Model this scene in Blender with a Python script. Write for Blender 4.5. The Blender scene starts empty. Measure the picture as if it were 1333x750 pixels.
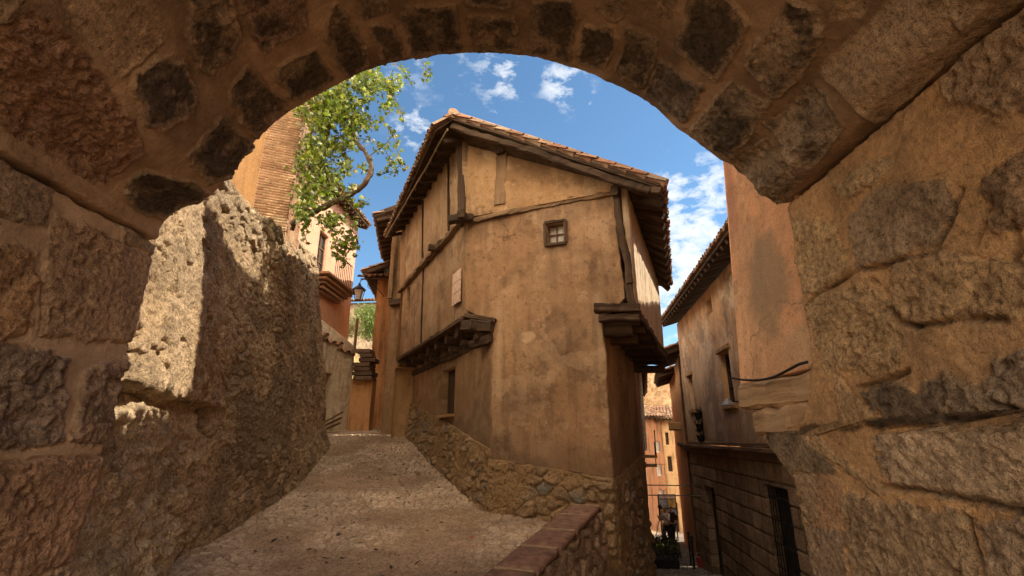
import bpy, math, random
import numpy as np
from mathutils import Vector, Matrix
random.seed(7); RNG = np.random.default_rng(7)
PI = math.pi
scene = bpy.context.scene
COLL = scene.collection

# ------------------------------------------------------------------ camera
CAMZ = 1.6; F = 640.0; TH = math.radians(17.0); W0, H0 = 1333.0, 750.0
cT, sT = math.cos(TH), math.sin(TH)
def ray(u, v):
    t = v - 375.0
    return np.array([u - 666.5, F*cT + t*sT, F*sT - t*cT])
def px(u, v, Y):                       # world point on the photo ray at depth Y
    d = ray(u, v); k = Y/d[1]
    return np.array([d[0]*k, Y, CAMZ + d[2]*k])
cd = bpy.data.cameras.new('camera'); cam = bpy.data.objects.new('camera', cd); COLL.objects.link(cam)
cam.location = (0, 0, CAMZ); cam.rotation_euler = (PI/2 + TH, 0, 0)
cd.sensor_width = 36; cd.lens = 36*F/W0; cd.clip_start = 0.05; cd.clip_end = 3000
scene.camera = cam

# ------------------------------------------------------------------ noise
def _h(ix, iy, iz, seed):
    n = (ix*374761393 + iy*668265263 + iz*2147483647 + seed*1274126177) & 0xffffffff
    n = ((n ^ (n >> 13))*1274126177) & 0xffffffff
    n = ((n ^ (n >> 16))*2246822519) & 0xffffffff
    n = n ^ (n >> 15)
    return (n & 0xffffff)/float(0xffffff)
def vnoise(x, y, z=0.0, seed=0):
    x, y, z = np.broadcast_arrays(np.asarray(x, float), np.asarray(y, float), np.asarray(z, float))
    ix, iy, iz = [np.floor(q).astype(np.int64) for q in (x, y, z)]
    fx, fy, fz = x-ix, y-iy, z-iz
    fx, fy, fz = [q*q*(3-2*q) for q in (fx, fy, fz)]
    r = 0
    for a in (0, 1):
        wx = fx if a else 1-fx
        for b in (0, 1):
            wy = fy if b else 1-fy
            for c in (0, 1):
                wz = fz if c else 1-fz
                r = r + wx*wy*wz*_h(ix+a, iy+b, iz+c, seed)
    return r
def fbm(x, y, z=0.0, o=4, seed=0, gain=.5):
    r = 0; a = 1; t = 0
    for i in range(o):
        f = 2.03**i
        r = r + a*(vnoise(np.asarray(x)*f, np.asarray(y)*f, np.asarray(z)*f, seed+i*17)*2-1); t += a; a *= gain
    return r/t
def ridged(x, y, z=0.0, o=4, seed=0):
    r = 0; a = 1; t = 0
    for i in range(o):
        f = 2.03**i
        r = r + a*(1-np.abs(vnoise(np.asarray(x)*f, np.asarray(y)*f, np.asarray(z)*f, seed+i*13)*2-1)); t += a; a *= .66
    return r/t
def sstep(a, b, x):
    t = np.clip((x-a)/(b-a), 0, 1); return t*t*(3-2*t)
def lerp(a, b, t): return a + (b-a)*t
def voronoi(s, t, seed=0, jit=.9):
    s = np.asarray(s, float); t = np.asarray(t, float)
    i0 = np.floor(s).astype(np.int64); j0 = np.floor(t).astype(np.int64)
    f1 = np.full(s.shape, 9.); f2 = np.full(s.shape, 9.); idd = np.zeros(s.shape)
    for di in (-1, 0, 1):
        for dj in (-1, 0, 1):
            i = i0+di; j = j0+dj
            cx = i+.5+jit*(_h(i, j, i*0+1, seed)-.5); cy = j+.5+jit*(_h(i, j, i*0+2, seed)-.5)
            d = np.hypot(s-cx, t-cy)
            nid = _h(i, j, i*0+5, seed)
            m = d < f1
            f2 = np.where(m, f1, np.minimum(f2, d)); idd = np.where(m, nid, idd); f1 = np.where(m, d, f1)
    return f1, f2-f1, idd
def courses(s, t, rows, widths, seed=0):
    """coursed masonry: rows = boundaries in t; widths = (min,max). returns distance to joint, id"""
    rows = np.asarray(rows)
    r = np.clip(np.searchsorted(rows, t)-1, 0, len(rows)-2)
    d = np.minimum(t-rows[r], rows[r+1]-t); idd = np.zeros(s.shape)
    smin, smax = s.min()-2, s.max()+2
    for k in range(len(rows)-1):
        m = r == k
        if not m.any(): continue
        rg = random.Random(seed*97+k)
        b = [smin - rg.random()*widths[1]]
        while b[-1] < smax: b.append(b[-1]+rg.uniform(*widths))
        b = np.array(b); q = s[m]; c = np.clip(np.searchsorted(b, q)-1, 0, len(b)-2)
        d[m] = np.minimum(d[m], np.minimum(q-b[c], b[c+1]-q))
        idd[m] = _h(c, c*0+k, c*0, seed+3)
    return d, idd

# ------------------------------------------------------------------ objects
def tag(o, label=None, cat=None, group=None, kind=None):
    if label: o['label'] = label
    if cat: o['category'] = cat
    if group: o['group'] = group
    if kind: o['kind'] = kind
    return o
def thing(name, loc, label, cat, group=None):
    o = bpy.data.objects.new(name, None); COLL.objects.link(o)
    o.location = loc; o.empty_display_size = .2
    return tag(o, label, cat, group)
def wloc(o):
    l = Vector((0, 0, 0))
    while o is not None: l = l + o.location; o = o.parent
    return l
def obj(name, V, Fc, mat, parent=None, col=None, gc=None, smooth=False, origin=None):
    V = np.asarray(V, float).reshape(-1, 3)
    base = np.array(wloc(parent)) if parent is not None else (np.array(origin, float) if origin is not None else np.zeros(3))
    me = bpy.data.meshes.new(name)
    if isinstance(Fc, np.ndarray):
        n, k = Fc.shape
        me.vertices.add(len(V)); me.vertices.foreach_set('co', (V-base).astype(np.float32).ravel())
        me.loops.add(n*k); me.loops.foreach_set('vertex_index', Fc.astype(np.int32).ravel())
        me.polygons.add(n); me.polygons.foreach_set('loop_start', np.arange(0, n*k, k, dtype=np.int32))
        me.update(calc_edges=True)
    else:
        me.from_pydata([tuple(p) for p in V-base], [], Fc); me.update()
    me.validate()
    if smooth: me.polygons.foreach_set('use_smooth', [True]*len(me.polygons))
    if col is not None:
        c = np.asarray(col, float); c = c.reshape(-1, c.shape[-1]); c = c if c.shape[1] == 4 else np.concatenate([c, np.ones((len(c), 1))], 1)
        a = me.color_attributes.new('Col', 'FLOAT_COLOR', 'POINT'); a.data.foreach_set('color', np.clip(c, 0, 1).astype(np.float32).ravel())
    if gc is not None:
        a = me.attributes.new('gc', 'FLOAT_VECTOR', 'POINT'); a.data.foreach_set('vector', np.asarray(gc, np.float32).ravel())
    me.materials.append(mat)
    o = bpy.data.objects.new(name, me); COLL.objects.link(o)
    if parent is not None: o.parent = parent
    elif origin is not None: o.location = origin
    return o

class MB:                                # mesh collector
    def __init__(s): s.V = []; s.F = []; s.C = []; s.G = []
    def add(s, V, Fc, col=None, gc=None):
        n = len(s.V); V = [tuple(map(float, p)) for p in V]; s.V += V; s.F += [tuple(int(i)+n for i in f) for f in Fc]
        if col is not None:
            c = np.asarray(col, float)
            s.C += [tuple(c)]*len(V) if c.ndim == 1 else [tuple(q) for q in c]
        if gc is not None: s.G += [tuple(q) for q in gc]
        return s
    def box(s, c, size, rz=0, col=None, ax=None):
        c = np.array(c, float); h = np.array(size)/2
        if ax is None:
            ax = np.array([[math.cos(rz), math.sin(rz), 0], [-math.sin(rz), math.cos(rz), 0], [0, 0, 1]])
        P = [c + ax[0]*h[0]*a + ax[1]*h[1]*b + ax[2]*h[2]*d for a, b, d in
             ((-1,-1,-1),(1,-1,-1),(1,1,-1),(-1,1,-1),(-1,-1,1),(1,-1,1),(1,1,1),(-1,1,1))]
        return s.add(P, [(0,3,2,1),(4,5,6,7),(0,1,5,4),(1,2,6,5),(2,3,7,6),(3,0,4,7)], col)
    def tube(s, pts, rad, n=8, col=None, caps=True):
        pts = [Vector(p) for p in pts]; rings = []
        for i, p in enumerate(pts):
            d = (pts[min(i+1, len(pts)-1)] - pts[max(i-1, 0)]).normalized()
            a = d.cross(Vector((0.13, .21, 1)).normalized())
            if a.length < .1: a = d.cross(Vector((1, 0, 0)))
            a.normalize(); b = d.cross(a)
            r = rad[i] if hasattr(rad, '__len__') else rad
            rings.append([p + a*r*math.cos(2*PI*k/n) + b*r*math.sin(2*PI*k/n) for k in range(n)])
        V = [q for r in rings for q in r]; Fc = []
        for i in range(len(pts)-1):
            for k in range(n):
                Fc.append((i*n+k, i*n+(k+1) % n, (i+1)*n+(k+1) % n, (i+1)*n+k))
        if caps: Fc.append(tuple(range(n-1, -1, -1))); Fc.append(tuple(range((len(pts)-1)*n, len(pts)*n)))
        return s.add(V, Fc, col)
    def build(s, name, mat, parent=None, smooth=False, origin=None):
        return obj(name, s.V, s.F, mat, parent, s.C if len(s.C) == len(s.V) and s.C else None,
                   s.G if len(s.G) == len(s.V) and s.G else None, smooth, origin)

def grid(name, P, mat, parent=None, H=None, col=None, mask=None, skirt=0, smooth=True, flip=False, skirtcol=None, origin=None):
    """P (n,m,3) positions; H displacement along the normal; mask (n-1,m-1) keeps cells; skirt = thickness"""
    P = np.asarray(P, float); n, m, _ = P.shape
    du = np.gradient(P, axis=0); dv = np.gradient(P, axis=1)
    N = np.cross(du, dv); N /= np.linalg.norm(N, axis=2, keepdims=True)+1e-12
    if flip: N = -N
    if H is not None: P = P + N*H[..., None]
    idx = np.arange(n*m).reshape(n, m)
    q = np.stack([idx[:-1, :-1], idx[1:, :-1], idx[1:, 1:], idx[:-1, 1:]], -1)
    if flip: q = q[..., ::-1]
    q = q[mask] if mask is not None else q.reshape(-1, 4)
    V = P.reshape(-1, 3); C = None if col is None else np.asarray(col).reshape(-1, np.asarray(col).shape[-1])
    if skirt:
        e = np.concatenate([q[:, [0, 1]], q[:, [1, 2]], q[:, [2, 3]], q[:, [3, 0]]])
        key = np.sort(e, 1); k = key[:, 0]*np.int64(n*m)+key[:, 1]
        _, inv, cnt = np.unique(k, return_inverse=True, return_counts=True)
        be = e[cnt[inv.ravel()] == 1]
        bv = np.unique(be); mp = np.zeros(n*m, np.int64); mp[bv] = np.arange(len(bv))+len(V)
        off = V[bv]-N.reshape(-1, 3)[bv]*skirt
        V = np.concatenate([V, off])
        if C is not None: C = np.concatenate([C, C[bv]])
        q = np.concatenate([q, np.stack([be[:, 1], be[:, 0], mp[be[:, 0]], mp[be[:, 1]]], -1)])
    used = np.unique(q); rm = np.zeros(len(V), np.int64); rm[used] = np.arange(len(used))
    return obj(name, V[used], rm[q], mat, parent, None if C is None else C[used], None, smooth, origin)

# ------------------------------------------------------------------ materials
def newmat(name):
    m = bpy.data.materials.new(name); m.use_nodes = True; nt = m.node_tree; nt.nodes.clear()
    out = nt.nodes.new('ShaderNodeOutputMaterial'); b = nt.nodes.new('ShaderNodeBsdfPrincipled')
    nt.links.new(b.outputs[0], out.inputs[0]); return m, nt, b
class NB:
    def __init__(s, nt): s.nt = nt
    def n(s, typ, **k):
        x = s.nt.nodes.new('ShaderNode'+typ)
        for a, v in k.items(): setattr(x, a, v)
        return x
    def l(s, a, b): s.nt.links.new(a, b)
    def noise(s, vec, scale, det=4, rough=.55, dist=0):
        x = s.n('TexNoise'); x.inputs['Scale'].default_value = scale; x.inputs['Detail'].default_value = det
        x.inputs['Roughness'].default_value = rough; x.inputs['Distortion'].default_value = dist
        if vec is not None: s.l(vec, x.inputs['Vector'])
        return x.outputs['Fac']
    def ramp(s, fac, stops):
        x = s.n('ValToRGB'); e = x.color_ramp.elements
        while len(e) < len(stops): e.new(.5)
        for k, (p, c) in enumerate(stops):
            e[k].position = p; c = (c, c, c) if not hasattr(c, '__len__') else c; e[k].color = (*c, 1)
        s.l(fac, x.inputs[0]); return x.outputs[0]
    def mix(s, fac, a, b, mode='MIX'):
        x = s.n('Mix', data_type='RGBA', blend_type=mode)
        if isinstance(fac, (int, float)): x.inputs[0].default_value = fac
        else: s.l(fac, x.inputs[0])
        for i, q in ((6, a), (7, b)):
            if hasattr(q, 'node'): s.l(q, x.inputs[i])
            else: x.inputs[i].default_value = (*q, 1)
        return x.outputs[2]
    def math(s, op, a, b=0, c=0):
        x = s.n('Math', operation=op)
        for i, q in enumerate((a, b, c)):
            if hasattr(q, 'node'): s.l(q, x.inputs[i])
            else: x.inputs[i].default_value = q
        return x.outputs[0]
    def bump(s, h, strength, dist, nrm=None):
        x = s.n('Bump'); x.inputs['Strength'].default_value = strength; x.inputs['Distance'].default_value = dist
        s.l(h, x.inputs['Height'])
        if nrm is not None: s.l(nrm, x.inputs['Normal'])
        return x.outputs[0]
    def mapping(s, vec, scale):
        x = s.n('Mapping'); x.inputs['Scale'].default_value = scale; s.l(vec, x.inputs['Vector']); return x.outputs[0]
def world_pos(nb): return nb.n('NewGeometry').outputs['Position']

def mat_stone(name, fine=1.0, var=.45):
    m, nt, b = newmat(name); nb = NB(nt); pos = world_pos(nb)
    at = nb.n('VertexColor'); at.layer_name = 'Col'
    n1 = nb.noise(pos, 3.0, 6, .65); n2 = nb.noise(pos, 28, 6, .7); n3 = nb.noise(pos, 140, 4, .6)
    al_ = at.outputs[1]
    c = nb.mix(.7, at.outputs[0], nb.ramp(n1, [(.3, 1-var), (.5, .95), (.7, 1+var*.6)]), 'MULTIPLY')
    c = nb.mix(nb.math('MULTIPLY_ADD', al_, .75, .25), c, nb.ramp(n2, [(.33, (.50, .48, .47)), (.5, (.97, .97, .97)), (.7, (1.35, 1.33, 1.28))]), 'MULTIPLY')
    nb.l(c, b.inputs['Base Color']); b.inputs['Roughness'].default_value = .93
    b.inputs['Specular IOR Level'].default_value = .25
    c = nb.mix(nb.math('MULTIPLY_ADD', al_, .6, .4), c, nb.ramp(n3, [(.34, (.62, .60, .58)), (.5, (1, 1, 1)), (.66, (1.25, 1.24, 1.2))]), 'MULTIPLY')
    nb.l(c, b.inputs['Base Color'])
    vo = nb.n('TexVoronoi'); vo.inputs['Scale'].default_value = 55; nb.l(pos, vo.inputs['Vector'])
    pit = nb.ramp(nb.math('ADD', vo.outputs['Distance'], nb.math('MULTIPLY', nb.math('SUBTRACT', n2, .5), 1.2)), [(.05, 0.), (.35, 1.)])
    h = nb.math('MULTIPLY', nb.math('MULTIPLY_ADD', al_, .62, .38), nb.math('ADD', nb.math('ADD', nb.math('MULTIPLY', n2, 1.2), nb.math('MULTIPLY', n3, .45)), nb.math('MULTIPLY', pit, .25)))
    nb.l(nb.bump(h, 1.0, .026*fine), b.inputs['Normal']); return m
def mat_plaster(name, c1, c2, stain, dark=.5, patch=.35, rough=.9, streak=1.0, bump=.012, seed=0.):
    m, nt, b = newmat(name); nb = NB(nt); pos0 = world_pos(nb)
    mp = nb.n('Mapping'); mp.inputs['Location'].default_value = (seed*13.7, seed*7.3, seed*3.1); nb.l(pos0, mp.inputs['Vector']); pos = mp.outputs[0]
    n1 = nb.noise(pos, .9, 5, .6); n2 = nb.noise(pos, 4.5, 7, .68, .4); n3 = nb.noise(pos, 45, 5, .65)
    st = nb.noise(nb.mapping(pos, (5.0, 5.0, .55)), 1.4, 6, .62)
    c = nb.mix(nb.ramp(n1, [(.35, 0.), (.65, 1.)]), c1, c2)
    c = nb.mix(nb.math('MULTIPLY', nb.ramp(n2, [(.50, 0.), (.72, 1.)]), dark), c, stain)
    c = nb.mix(nb.math('MULTIPLY', nb.ramp(st, [(.50, 0.), (.68, 1.)]), .7*streak), c, tuple(.45*x+.02 for x in stain))
    pt = nb.noise(pos, 2.1, 8, .72, .3)
    c = nb.mix(nb.math('MULTIPLY', nb.ramp(pt, [(.60, 0.), (.635, 1.)]), patch), c, tuple(min(.75, x*1.45+.04) for x in c2))
    c = nb.mix(1, c, nb.ramp(n3, [(.3, (.72, .70, .68)), (.5, (1, 1, 1)), (.7, (1.18, 1.17, 1.13))]), 'MULTIPLY')
    nb.l(c, b.inputs['Base Color']); b.inputs['Roughness'].default_value = rough
    b.inputs['Specular IOR Level'].default_value = .2
    h = nb.math('ADD', nb.math('ADD', nb.math('MULTIPLY', n3, .5), nb.math('MULTIPLY', n2, 1.6)), nb.math('MULTIPLY', nb.ramp(pt, [(.60, 0.), (.635, 1.)]), .25))
    nb.l(nb.bump(h, .9, bump*1.6), b.inputs['Normal']); return m
def mat_wood(name, c1, c2, dark):
    m, nt, b = newmat(name); nb = NB(nt); at = nb.n('Attribute'); at.attribute_name = 'gc'; v = at.outputs['Vector']
    g = nb.noise(nb.mapping(v, (1.2, 22, 22)), 1.0, 6, .65, .3); g2 = nb.noise(nb.mapping(v, (.5, 5, 5)), 1.5, 4, .6)
    c = nb.mix(nb.ramp(g, [(.3, 0.), (.65, 1.)]), c1, c2)
    c = nb.mix(nb.ramp(g2, [(.4, 0.), (.7, 1.)]), c, dark)
    nb.l(c, b.inputs['Base Color']); b.inputs['Roughness'].default_value = .85; b.inputs['Specular IOR Level'].default_value = .25
    nb.l(nb.bump(g, 1.0, .022), b.inputs['Normal']); return m
def mat_vc(name, rough=.85, ns=25, var=.3, bump=.006, transl=0):
    m, nt, b = newmat(name); nb = NB(nt); pos = world_pos(nb)
    at = nb.n('VertexColor'); at.layer_name = 'Col'; n = nb.noise(pos, ns, 5, .65)
    c = nb.mix(1, at.outputs[0], nb.ramp(n, [(.3, 1-var), (.5, 1.), (.72, 1+var*.7)]), 'MULTIPLY')
    nb.l(c, b.inputs['Base Color']); b.inputs['Roughness'].default_value = rough
    if bump: nb.l(nb.bump(n, .8, bump), b.inputs['Normal'])
    if transl:
        t = nb.n('BsdfTranslucent'); nb.l(nb.mix(1, c, (1.0, 1.15, .45), 'MULTIPLY'), t.inputs[0]); mx = nb.n('MixShader'); mx.inputs[0].default_value = transl
        nb.l(b.outputs[0], mx.inputs[1]); nb.l(t.outputs[0], mx.inputs[2]); out = [x for x in nt.nodes if x.type == 'OUTPUT_MATERIAL'][0]
        nb.l(mx.outputs[0], out.inputs[0])
    return m
def mat_flat(name, c, rough=.6, metal=0, var=.25, ns=12, emit=0):
    m, nt, b = newmat(name); nb = NB(nt); n = nb.noise(world_pos(nb), ns, 5, .6)
    cc = nb.mix(nb.ramp(n, [(.3, 0.), (.7, 1.)]), tuple(x*(1-var) for x in c), tuple(min(1, x*(1+var)) for x in c))
    nb.l(cc, b.inputs['Base Color']); b.inputs['Roughness'].default_value = rough; b.inputs['Metallic'].default_value = metal
    if emit: nb.l(cc, b.inputs['Emission Color']); b.inputs['Emission Strength'].default_value = emit
    return m
def mat_glass(name, c=(.03, .035, .04)):
    m, nt, b = newmat(name); b.inputs['Base Color'].default_value = (*c, 1); b.inputs['Roughness'].default_value = .08
    b.inputs['Specular IOR Level'].default_value = .7; return m

def plastercol(pal, seed=0, streak=.6, patch=.6, zdirt=None, extra=None):
    c1, c2, dk, lt = [np.array(q) for q in pal]
    def f(S_, Z_):
        a = S_+seed*7.7; z = Z_
        C = lerp(c1, c2, sstep(.3, .7, vnoise(a*.9, z*.9, 0, seed)+.35*fbm(a*3, z*3, 0, 4, seed+1))[..., None])
        bl = sstep(-.06, .36, fbm(a*1.5, z*1.3, 0, 7, seed+2, .66)); C = lerp(C, dk, (bl*.68)[..., None]); C = C*(1+.22*fbm(a*.7, z*.6, 5, 3, seed+19))[..., None]
        st_ = sstep(.02, .38, fbm(a*7, z*.75, 0, 5, seed+3, .6))*(.4+.6*vnoise(a*.8, z*.5, 3, seed+4)); C = lerp(C, dk*.72, (st_*streak*.7)[..., None])
        ls = sstep(.08, .4, fbm(a*6, z*.9, 6, 5, seed+13, .6)); C = lerp(C, lt, (ls*streak*.35)[..., None])
        n = fbm(a*1.7, z*1.7, 9, 6, seed+5, .62); pt = sstep(.205, .235, n)*patch; C = lerp(C, lt, pt[..., None])
        C = lerp(C, dk, (sstep(.165, .20, n)*(1-sstep(.205, .23, n))*patch*.5)[..., None])
        cr = sstep(.014, .0, np.abs(fbm(a*.9, z*.9, 4, 5, seed+6)))*sstep(.45, .6, vnoise(a*.9, z*.9, 0, seed+7)); C = lerp(C, dk*.5, (cr*.85)[..., None])
        C = C*(1+.16*fbm(a*14, z*14, 0, 4, seed+8, .7))[..., None]
        sp = sstep(.42, .55, fbm(a*19, z*19, 2, 3, seed+9)); C = lerp(C, dk*.6, (sp*.45)[..., None])
        if zdirt: C = lerp(C, dk*.75, (sstep(zdirt[1], zdirt[0], Z_+.4*fbm(a*2, z*2, 0, 4, seed+10))*.6)[..., None])
        if extra is not None: C = extra(C, S_, Z_)
        return np.clip(C, .01, .9)
    return f
def blob(C, S_, Z_, s, z, rs, rz, col, amt, seed=1, soft=.35):
    d = np.hypot((S_-s)/rs, (Z_-z)/rz)+.45*fbm(S_*4, Z_*4, 0, 5, seed, .6)
    return lerp(C, np.array(col), (sstep(1., 1.-soft, d)*amt)[..., None])
PALF = ((.33, .188, .092), (.39, .235, .122), (.14, .078, .040), (.53, .36, .21))
PALG = ((.42, .255, .125), (.36, .205, .09), (.17, .09, .04), (.54, .39, .23))
PALS = ((.39, .245, .13), (.33, .195, .095), (.15, .09, .045), (.51, .365, .22))
PALL = ((.36, .22, .11), (.30, .175, .08), (.15, .09, .045), (.48, .33, .19))
M_stone = mat_stone('carved_stone'); M_rock = mat_stone('rough_rock', 1.6, .4); M_rubble = mat_stone('rubble_stone', 1.2, .35)
M_cobble = mat_stone('cobble', .6, .35)
M_front = mat_plaster('front_plaster', (.50, .27, .11), (.56, .33, .15), (.27, .135, .055), .6, .25, streak=.45)
M_gable = mat_plaster('gable_plaster', (.58, .35, .16), (.54, .30, .12), (.28, .13, .05), .6, .3, seed=1., streak=.35)
M_side = mat_plaster('side_plaster', (.52, .32, .155), (.46, .27, .12), (.25, .14, .06), .55, .25, seed=2., streak=.8)
M_low = mat_plaster('lower_plaster', (.42, .25, .115), (.47, .28, .13), (.23, .13, .06), .6, .2, seed=3., streak=.5)
M_pale = mat_plaster('pale_plaster', (.62, .52, .38), (.55, .42, .28), (.30, .20, .11), .5, .5, seed=4.)
M_pink = mat_plaster('pink_plaster', (.56, .295, .165), (.50, .25, .135), (.27, .18, .10), .35, .12, seed=5.5, streak=.5)
M_ochre = mat_plaster('ochre_plaster', (.58, .30, .14), (.54, .33, .18), (.30, .15, .07), .6, .3, seed=6.)
M_orange = mat_plaster('orange_plaster', (.66, .36, .16), (.60, .31, .14), (.40, .20, .09), .4, .12, seed=7.)
M_peach = mat_plaster("peach_plaster", (.72, .43, .29), (.68, .38, .25), (.50, .28, .18), .3, .1, seed=8., streak=.4)
M_red = mat_plaster('russet_plaster', (.42, .215, .12), (.38, .19, .11), (.22, .12, .07), .4, .15, seed=9.)
M_yellow = mat_plaster('yellow_plaster', (.62, .43, .24), (.58, .38, .20), (.40, .25, .13), .3, .1, seed=10.)
M_old = mat_plaster('old_plaster', (.36, .22, .12), (.30, .19, .10), (.16, .10, .06), .6, .2, seed=11.)  # dark brown plaster of the annex and the pink house's lower wall
M_wood = mat_wood('weathered_timber', (.065, .040, .025), (.125, .078, .046), (.035, .022, .014))
M_woodl = mat_wood('lighter_timber', (.15, .092, .048), (.26, .165, .09), (.08, .05, .028))
M_tile = mat_vc('clay_tile', .85, 22, .35, .01)
M_brick = mat_vc('old_brick', .9, 40, .3, .006)
M_woodp2 = mat_wood('dusty_timber', (.22, .135, .072), (.30, .19, .105), (.10, .062, .035))
M_woodp = mat_wood('pale_timber', (.46, .30, .16), (.56, .38, .22), (.26, .17, .10))
M_pvc = mat_vc('painted_plaster', .9, 60, .28, .010)
M_iron = mat_flat('black_iron', (.025, .024, .023), .5, .6)
M_dark = mat_flat('dark_interior', (.012, .010, .009), .9)
M_glass = mat_glass('window_glass'); M_white = mat_flat('white_paint', (.62, .58, .50), .6)
M_leaf = mat_vc('vine_leaf', .42, 30, .25, 0, .5)
M_bark = mat_flat('vine_bark', (.16, .105, .065), .9, 0, .5, 30)

# ------------------------------------------------------------------ building helpers
def beam(name, p0, p1, w, h, mat, parent, up=(0, 0, 1), rough=.012, seed=None, seg=None, taper=1.0):
    p0 = np.array(p0, float); p1 = np.array(p1, float); d = p1-p0; L = np.linalg.norm(d); d /= L
    up = np.array(up, float); a = np.cross(d, up); a /= np.linalg.norm(a); b = np.cross(a, d)
    seed = random.randint(0, 9999) if seed is None else seed
    n = seg or max(4, min(60, int(L/.08)))
    c = .3
    prof = [(-1+c, -1), (1-c, -1), (1, -1+c), (1, 1-c), (1-c, 1), (-1+c, 1), (-1, 1-c), (-1, -1+c)]
    V = []; G = []; Fc = []
    ox, oy = random.random()*50, random.random()*50
    for i in range(n+1):
        t = i/n; q = p0+d*L*t; k = 1+(taper-1)*t
        bx = rough*1.2*float(fbm(t*L*1.2+ox, 3.1, 0, 2, seed)); by = rough*1.2*float(fbm(t*L*1.2+ox, 9.1, 0, 2, seed+5))
        for (x, y) in prof:
            j = rough*float(fbm(t*L*6+ox, x*1.5+oy, y*1.5, 2, seed+9))
            V.append(q + a*(x*(w/2*k+j)+bx) + b*(y*(h/2*k+j)+by)); G.append((t*L+ox, x*w/2+oy, y*h/2))
    for i in range(n):
        for k in range(8): Fc.append((i*8+k, i*8+(k+1) % 8, (i+1)*8+(k+1) % 8, (i+1)*8+k))
    Fc.append(tuple(range(7, -1, -1))); Fc.append(tuple(range(n*8, n*8+8)))
    return obj(name, V, Fc, mat, parent, None, G, False)

def wall_slab(name, x0y0, x1y1, zb, zt, mat, parent, t=.2, res=.05, holes=(), rough=.012, edge=.0, col=None, Hf=None, lean=0., seed=1, outward=None, top2=None, bot2=None):
    """vertical wall from plan point A to B; zb/zt bottom and top (top2/bot2 at B). holes = (s0,s1,z0,z1)."""
    A = np.array(x0y0, float); B = np.array(x1y1, float); L = np.linalg.norm(B-A); d = (B-A)/L
    zb2 = zb if bot2 is None else bot2; zt2 = zt if top2 is None else top2
    s = np.linspace(0, L, max(2, int(L/res)+1)); hh = max(zt, zt2)-min(zb, zb2); n = max(2, int(hh/res)+1)
    S = set(np.round(s, 4)); 
    rz = np.linspace(0, 1, n)
    s = np.array(sorted(S))
    Sg, R = np.meshgrid(s, rz, indexing='ij')
    # snap nearest grid columns to hole edges
    for (a, b, z0, z1) in holes:
        for e in (a, b):
            k = np.argmin(abs(Sg[:, 0]-e)); Sg[k, :] = e
    Zb = zb+(zb2-zb)*Sg/L; Zt = zt+(zt2-zt)*Sg/L
    if edge:
        Zb = Zb + edge*fbm(Sg*2.3, 1.7, 0, 4, seed+3)
    Z = Zb+(Zt-Zb)*R
    for (a, b, z0, z1) in holes:
        cols = np.where((Sg[:, 0] >= a-1e-6) & (Sg[:, 0] <= b+1e-6))[0]
        for e in (z0, z1):
            for c in cols:
                k = np.argmin(abs(Z[c]-e)); Z[c, k] = e
    X = A[0]+d[0]*Sg; Y = A[1]+d[1]*Sg
    nrm = np.array([d[1], -d[0]])
    if outward is not None and nrm @ (np.array(outward)-A) < 0: nrm = -nrm
    flip = (nrm @ np.array([d[1], -d[0]])) < 0
    off = lean*(Z-zb)
    if edge:
        X = X; 
    P = np.stack([X+nrm[0]*off, Y+nrm[1]*off, Z], -1)
    H = rough*fbm(Sg*1.1+seed*3.3, Z*1.1, 0, 4, seed)*2 + rough*.35*fbm(Sg*9, Z*9, 0, 3, seed+8)
    if Hf is not None: H = H + Hf(Sg, Z)
    mask = np.ones((P.shape[0]-1, P.shape[1]-1), bool)
    cs = (Sg[:-1, :-1]+Sg[1:, 1:])/2; cz = (Z[:-1, :-1]+Z[1:, 1:])/2
    for (a, b, z0, z1) in holes:
        mask &= ~((cs > a) & (cs < b) & (cz > z0) & (cz < z1))
    C = col(Sg, Z) if col is not None else None
    return grid(name, P, mat, parent, H, C, mask, t, True, flip)

def on_wall(A, B, s, z, off=0., outward=None):
    A = np.array(A, float); B = np.array(B, float); d = (B-A)/np.linalg.norm(B-A); nrm = np.array([d[1], -d[0]])
    if outward is not None and nrm @ (np.array(outward)-A) < 0: nrm = -nrm
    p = A+d*s+nrm*off; return np.array([p[0], p[1], z]), np.array([d[0], d[1], 0]), np.array([nrm[0], nrm[1], 0])

def window(parent, A, B, s0, s1, z0, z1, depth, fmat, out, bars=(1, 1), fw=.05, gmat=None, proud=0, name='window', grille=False):
    """frame + pane set back in an opening"""
    c, d, n = on_wall(A, B, (s0+s1)/2, (z0+z1)/2, -depth, out); ax = np.array([d, n, [0, 0, 1]])
    w, h = s1-s0, z1-z0
    fr = MB()
    for sx in (-1, 1): fr.box(c+d*sx*(w/2-fw/2), (fw, .06, h), ax=ax)
    for sz in (-1, 1): fr.box(c+np.array([0, 0, sz*(h/2-fw/2)]), (w-2*fw, .055, fw), ax=ax)
    for k in range(bars[0]): fr.box(c+d*(-w/2+w*(k+1)/(bars[0]+1)), (fw*.6, .045, h-2*fw), ax=ax)
    for k in range(bars[1]): fr.box(c+np.array([0, 0, -h/2+h*(k+1)/(bars[1]+1)]), (w-2*fw, .04, fw*.6), ax=ax)
    G = [(random.random(), p[0], p[2]) for p in fr.V]; fr.G = G
    f = fr.build(name, fmat, parent)
    pn = MB(); pn.box(c-n*.02, (w-.01, .012, h-.01), ax=ax); pn.build('pane', gmat or M_glass, f)
    return f

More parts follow.
